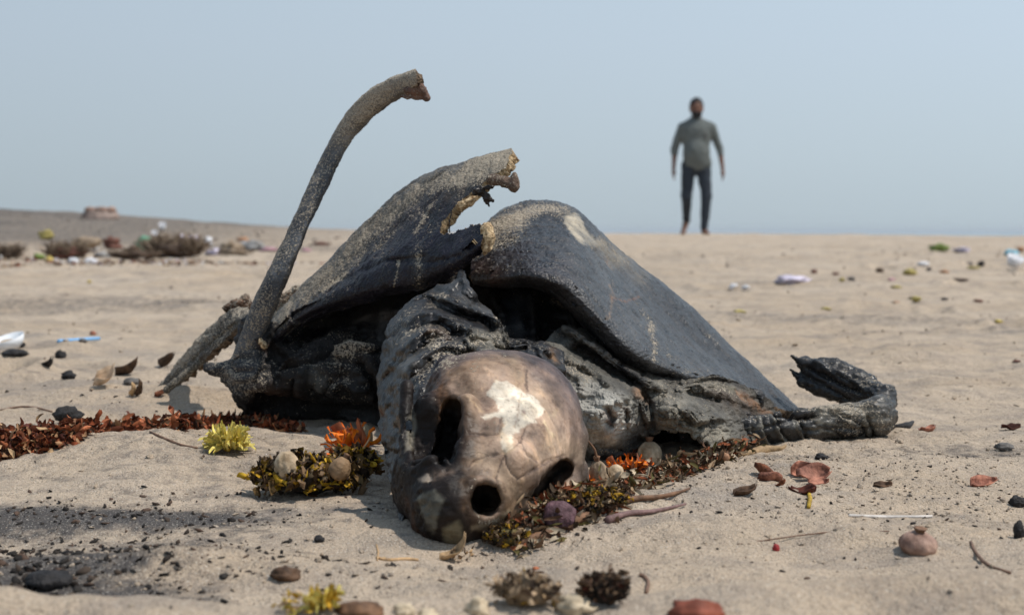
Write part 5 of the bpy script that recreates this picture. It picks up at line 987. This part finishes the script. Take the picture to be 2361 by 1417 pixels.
ltan, lbr = pm('litter_tan', cmap['tan'], sc=25), pm('litter_brown', cmap['brown'], sc=25)
frond(398, 594, 130, 74, 300, [pm('frond_core', (.07, .045, .03), sc=30), lbr, ltan], 'tall heap of dark brown dry fronds in the litter row', 1)
frond(150, 596, 96, 56, 200, [pm('litter_rust', cmap['rust'], sc=25), lbr, ltan], 'rusty brown frond heap left of the pale slab', 2)
frond(12, 596, 70, 50, 180, [PM['frond_core'], lbr, ltan], 'dark brown frond heap cut by the left edge', 3)
frond(305, 596, 130, 30, 200, [lbr, lbr, ltan], 'low brown frond heap in front of the green bag', 4)
frond(540, 588, 90, 26, 40, [ltan, lbr, ltan], 'low tan frond heap at the right of the litter row', 5)
scatter('litter_bits', 'row of tiny pale and brown rubbish bits on the left sand', [(150, 634, .35, .12, 160, .006, .026), (330, 632, .5, .12, 260, .006, .026), (520, 630, .35, .1, 120, .006, .024), (60, 634, .3, .1, 70, .006, .022)], PL, [(.5, .5, .5), (.40, .34, .26), (.10, .06, .04), (.16, .09, .05), (.30, .22, .15), (.42, .40, .44), (.20, .08, .05), (.07, .05, .035)], 13)
# low rubble block on the dune crest
b = gp(232, 505, 30.); b[1] = min(b[1], 14.5); b = np.array(P(232, 496, b[1])); k = b[1]/FPX; b[2] = gz(b[0], b[1])-.02
t_ = thing('rubble_mound', 'low pinkish rubble mound on the crest of the left dune', 'mound', b)
V, F = blob((46*k, 30*k, 24*k), .18, 1.6, 4, 5, .1); V[:, 2] = np.minimum(V[:, 2], 17*k); mobj('mound_base', V+b+np.array([0, 0, 8*k]), F, pm('rubble_pink', (.27, .20, .165), var=.3, sc=6), t_)
for i, (dx, w) in enumerate([(-22, 24), (4, 30), (26, 20)]):
    V, F = blob((w*k*.6, w*k*.5, 8*k), .2, 2, 3, i+7); mobj('rubble_stone', V+b+np.array([dx*k, -6*k, 26*k]), F, pm('rubble_orange', (.30, .19, .14), var=.3, sc=8), t_)

scatter('charcoal_crumbs', 'scattered black and brown crumbs on the sand', [(120, 1210, .10, .045, 420, .0008, .0045), (60, 1330, .10, .08, 700, .0005, .0050), (20, 1350, .06, .05, 260, .0008, .0065), (110, 1215, .12, .05, 260, .0005, .004), (260, 1175, .12, .03, 160, .0007, .0035), (1180, 1000, .8, .7, 700, .0006, .003), (300, 880, .4, .25, 260, .0008, .005),
    (2100, 1090, .16, .12, 260, .0006, .0025), (1800, 1200, .12, .10, 300, .0006, .0028), (420, 1320, .05, .02, 90, .0008, .003), (1180, 700, 1.5, .8, 500, .001, .007), (1180, 620, 2.6, 1.6, 420, .002, .014), (1300, 1340, .14, .04, 120, .0006, .003), (2200, 620, 1.2, 1.5, 160, .003, .014), (300, 600, 1.3, .9, 260, .004, .02), (1750, 1080, .15, .05, 160, .0007, .003)],
    PL, [(.02, .018, .017), (.03, .024, .02), (.02, .018, .017), (.03, .027, .025), (.06, .045, .035), (.09, .06, .045)], 3)
scatter('sand_clods', 'small clods of the same beige sand on the surface', [(1180, 1100, .5, .35, 2600, .0007, .0032), (1900, 1120, .22, .16, 2200, .0007, .0036), (1180, 760, 1.3, .7, 900, .0015, .008), (430, 1320, .07, .03, 260, .0008, .004), (2100, 900, .5, .3, 700, .001, .005)], MAT['sand'], [(.4, .35, .3)], 5)
scatter('shell_grit', 'tiny white shell fragments sprinkled on the sand', [(1180, 1100, .45, .35, 240, .0004, .0012), (1180, 800, 1.2, .8, 160, .0006, .002)], PL, [(.75, .72, .68), (.6, .55, .5)], 8)

# ---------------------------------------------------------------- man walking on the sand crest
MD = 19.1; mb = P(1604, 540, MD); mb[2] = gz(mb[0], mb[1])
MAN = thing('person', 'man in grey shirt and dark trousers walking toward the viewer on the sand crest', 'person', mb)
LA = [(-.175, .0, 1.345), (-.265, .03, 1.08), (-.285, -.04, .84)]; RA = [(.190, .0, 1.345), (.300, .03, 1.08), (.325, -.05, .83)]
LL = [(-.095, 0, .86), (-.125, -.05, .48), (-.085, .26, .19)]; RL = [(.090, 0, .86), (.118, -.10, .47), (.090, -.12, .09)]
def man_body(X, g=0.):
    s = ell(X, (0, -.01, 1.585), (.078, .098, .118)); s = smin(s, ell(X, (0, -.045, 1.525), (.055, .06, .062)), .03)
    s = smin(s, ell(X, (0, -.112, 1.572), (.014, .020, .026)), .012); s = smin(s, ell(X, (0, -.088, 1.612), (.052, .018, .014)), .012)
    s = smin(s, ell(X, (-.08, .0, 1.575), (.012, .022, .034)), .006); s = smin(s, ell(X, (.08, .0, 1.575), (.012, .022, .034)), .006)
    s = smin(s, cone(X, (0, .01, 1.40), (0, 0, 1.52), .058, .054), .03)
    s = smin(s, ell(X, (0, 0, 1.25), (.165, .105, .20)), .05); s = smin(s, ell(X, (0, -.025, 1.03), (.145, .112, .17)), .05); s = smin(s, ell(X, (0, 0, .90), (.160, .11, .12)), .04)
    s = smin(s, cone(X, (-.07, 0, 1.395), LA[0], .055, .055), .04); s = smin(s, cone(X, (.07, 0, 1.395), RA[0], .055, .055), .04)
    for A in (LA, RA):
        s = smin(s, cone(X, A[0], A[1], .050, .038), .02); s = smin(s, cone(X, A[1], A[2], .037, .025), .012)
        h = np.array(A[2]); dr_ = np.array([(.03 if A is RA else -.01), -.12, -1.]); dr_ /= np.linalg.norm(dr_); sgn = 1 if A is RA else -1
        s = smin(s, ell(X, h+dr_*.055, (.026, .042, .050)), .012)
        for q, (o, L) in enumerate([(-.027, .062), (-.009, .072), (.009, .068), (.026, .052)]):
            a = h+dr_*.085+np.array([0, o, 0]); m1 = a+dr_*L*.5; e1 = m1+(dr_+np.array([-.35*sgn, 0, 0]))*L*.45
            s = smin(s, cone(X, a, m1, .0105, .0095), .004); s = smin(s, cone(X, m1, e1, .0095, .008), .003)
        a = h+dr_*.035+np.array([0, -.028, 0]); s = smin(s, cone(X, a, a+dr_*.05+np.array([-.012*sgn, -.03, 0]), .012, .010), .006)
    for A, ft in ((LL, ((-.098, .255, .14), (-.145, .16, .02))), (RL, ((.098, -.10, .04), (.112, -.27, .022)))):
        s = smin(s, cone(X, A[0], A[1], .085, .058), .03); s = smin(s, cone(X, A[1], A[2], .056, .036), .02)
        s = smin(s, cone(X, A[2], ft[0], .036, .036), .012); s = smin(s, cone(X, ft[0], ft[1], .038, .030), .02)
    return s
def man_shirt(X):
    s = ell(X, (0, 0, 1.25), (.198, .135, .215)); s = smin(s, ell(X, (0, -.03, 1.02), (.172, .15, .20)), .06); s = smin(s, ell(X, (.015, 0, .90), (.182, .14, .14)), .04)
    s = smin(s, cone(X, (-.07, 0, 1.395), LA[0], .060, .060), .05); s = smin(s, cone(X, (.07, 0, 1.395), RA[0], .060, .060), .05); s = smin(s, cone(X, (0, .01, 1.40), (0, .005, 1.445), .072, .066), .03)
    for A in (LA, RA):
        A = [np.array(a) for a in A]; s = smin(s, cone(X, A[0], A[1], .060, .048), .02); s = smin(s, cone(X, A[1], A[1]+(A[2]-A[1])*.28, .048, .042), .01)
    s = s+.014*fbm(X*np.array([1, 1, .6], np.float32), 13, 3, 2); s = smax(s, .775+.02*np.sin(X[..., 0]*18)-X[..., 2], .004)
    return smax(s, -cone(X, (0, -.15, 1.46), (0, -.14, 1.37), .05, .012), .006)
def man_trousers(X):
    s = ell(X, (0, 0, .88), (.168, .118, .13))
    for A in (LL, RL):
        s = smin(s, cone(X, A[0], A[1], .096, .066), .03); s = smin(s, cone(X, A[1], A[2], .066, .046), .02)
    s = s+.012*fbm(X, 14, 3, 6); return smax(s, X[..., 2]-.96, .004)
def metric(name, fn, lo, hi, h, mat, parent, origin, **kw):
    ax = [np.arange(lo[k], hi[k]+h, h, dtype=np.float32) for k in range(3)]; X = np.stack(np.meshgrid(*ax, indexing='ij'), -1)
    V, F = snets(fn(X), lo, h); return mobj(name, V+np.array(origin), F, mat, parent)
skin = pm('skin_brown', (.16, .075, .045), var=.1, sc=8, bump=0, rough=.55)
metric('body', man_body, (-.42, -.36, -.03), (.42, .34, 1.74), .0085, skin, MAN, mb)
metric('shirt', man_shirt, (-.42, -.2, .74), (.42, .2, 1.52), .011, pm('shirt_grey', (.115, .128, .122), var=.12, sc=8, rough=.85), MAN, mb)
metric('trousers', man_trousers, (-.28, -.24, .06), (.28, .34, 1.0), .011, pm('trousers_navy', (.022, .028, .038), var=.2, sc=8, rough=.85), MAN, mb)
hair = pm('hair_black', (.012, .010, .010), var=.3, sc=40, bump=.002)
metric('hair', lambda X: smax(ell(X, (0, .008, 1.605), (.090, .108, .118)), -(X[..., 2]-1.60-np.clip(-X[..., 1]-.02, 0, 1)*.6), .012)+.004*fbm(X, 45, 3, 1), (-.12, -.14, 1.5), (.12, .15, 1.75), .006, hair, MAN, mb)
metric('beard', lambda X: smax(smax(ell(X, (0, -.045, 1.515), (.066, .072, .068)), X[..., 2]-1.545, .01), -ell(X, (0, -.115, 1.538), (.024, .02, .007)), .004)+.003*fbm(X, 50, 3, 1), (-.1, -.14, 1.42), (.1, .06, 1.6), .006, hair, MAN, mb)
for sx_ in (-.03, .03):
    V, F = blob((.011, .006, .006), 0, 2, 2); mobj('eye', V+mb+np.array([sx_, -.097, 1.590]), F, pm('eye_dark', (.05, .04, .04), var=.1), MAN)
    V, F = blob((.018, .006, .004), 0, 2, 2); mobj('eyebrow', V+mb+np.array([sx_, -.103, 1.614]), F, hair, MAN)
V, F = blob((.026, .006, .006), 0, 2, 2); mobj('mouth', V+mb+np.array([0, -.106, 1.538]), F, pm('lip', (.16, .06, .05), var=.1), MAN)
V, F = blob((.045, .006, .05), .05, 2, 2); mobj('chest_pocket', V*np.array([1, 1, 1])+mb+np.array([.085, -.122, 1.24]), F, pm('pocket_grey', (.10, .105, .10), var=.1), MAN)
for k in range(6): V, F = blob((.006, .003, .006), 0, 2, 1); mobj('button', V+mb+np.array([0, -.128-.03*math.exp(-((k-3.5)/2)**2), 1.33-k*.085]), F, pm('button_pale', (.4, .38, .33), var=.1), MAN)

# ---------------------------------------------------------------- sea haze: one closed box of thin air
hv = np.array([(x, y, z) for x in (-9500, 9500) for y in (-40, 16500) for z in (-4.5, 3.2)], float)
hf = [(0, 1, 3, 2), (4, 6, 7, 5), (0, 4, 5, 1), (2, 3, 7, 6), (0, 2, 6, 4), (1, 5, 7, 3)]
hm_ = bpy.data.materials.new('air'); hm_.use_nodes = True; hn = hm_.node_tree; hn.nodes.remove(hn.nodes['Principled BSDF'])
pv = hn.nodes.new('ShaderNodeVolumePrincipled'); pv.inputs['Density'].default_value = .0006; pv.inputs['Color'].default_value = (.86, .92, .97, 1); pv.inputs['Anisotropy'].default_value = .2
hn.links.new(pv.outputs[0], hn.nodes['Material Output'].inputs['Volume'])
setp(mobj('haze', hv, hf, hm_, origin=(0, 0, 0), smooth=False), 'thin pale sea haze over the beach', 'haze', kind='stuff')
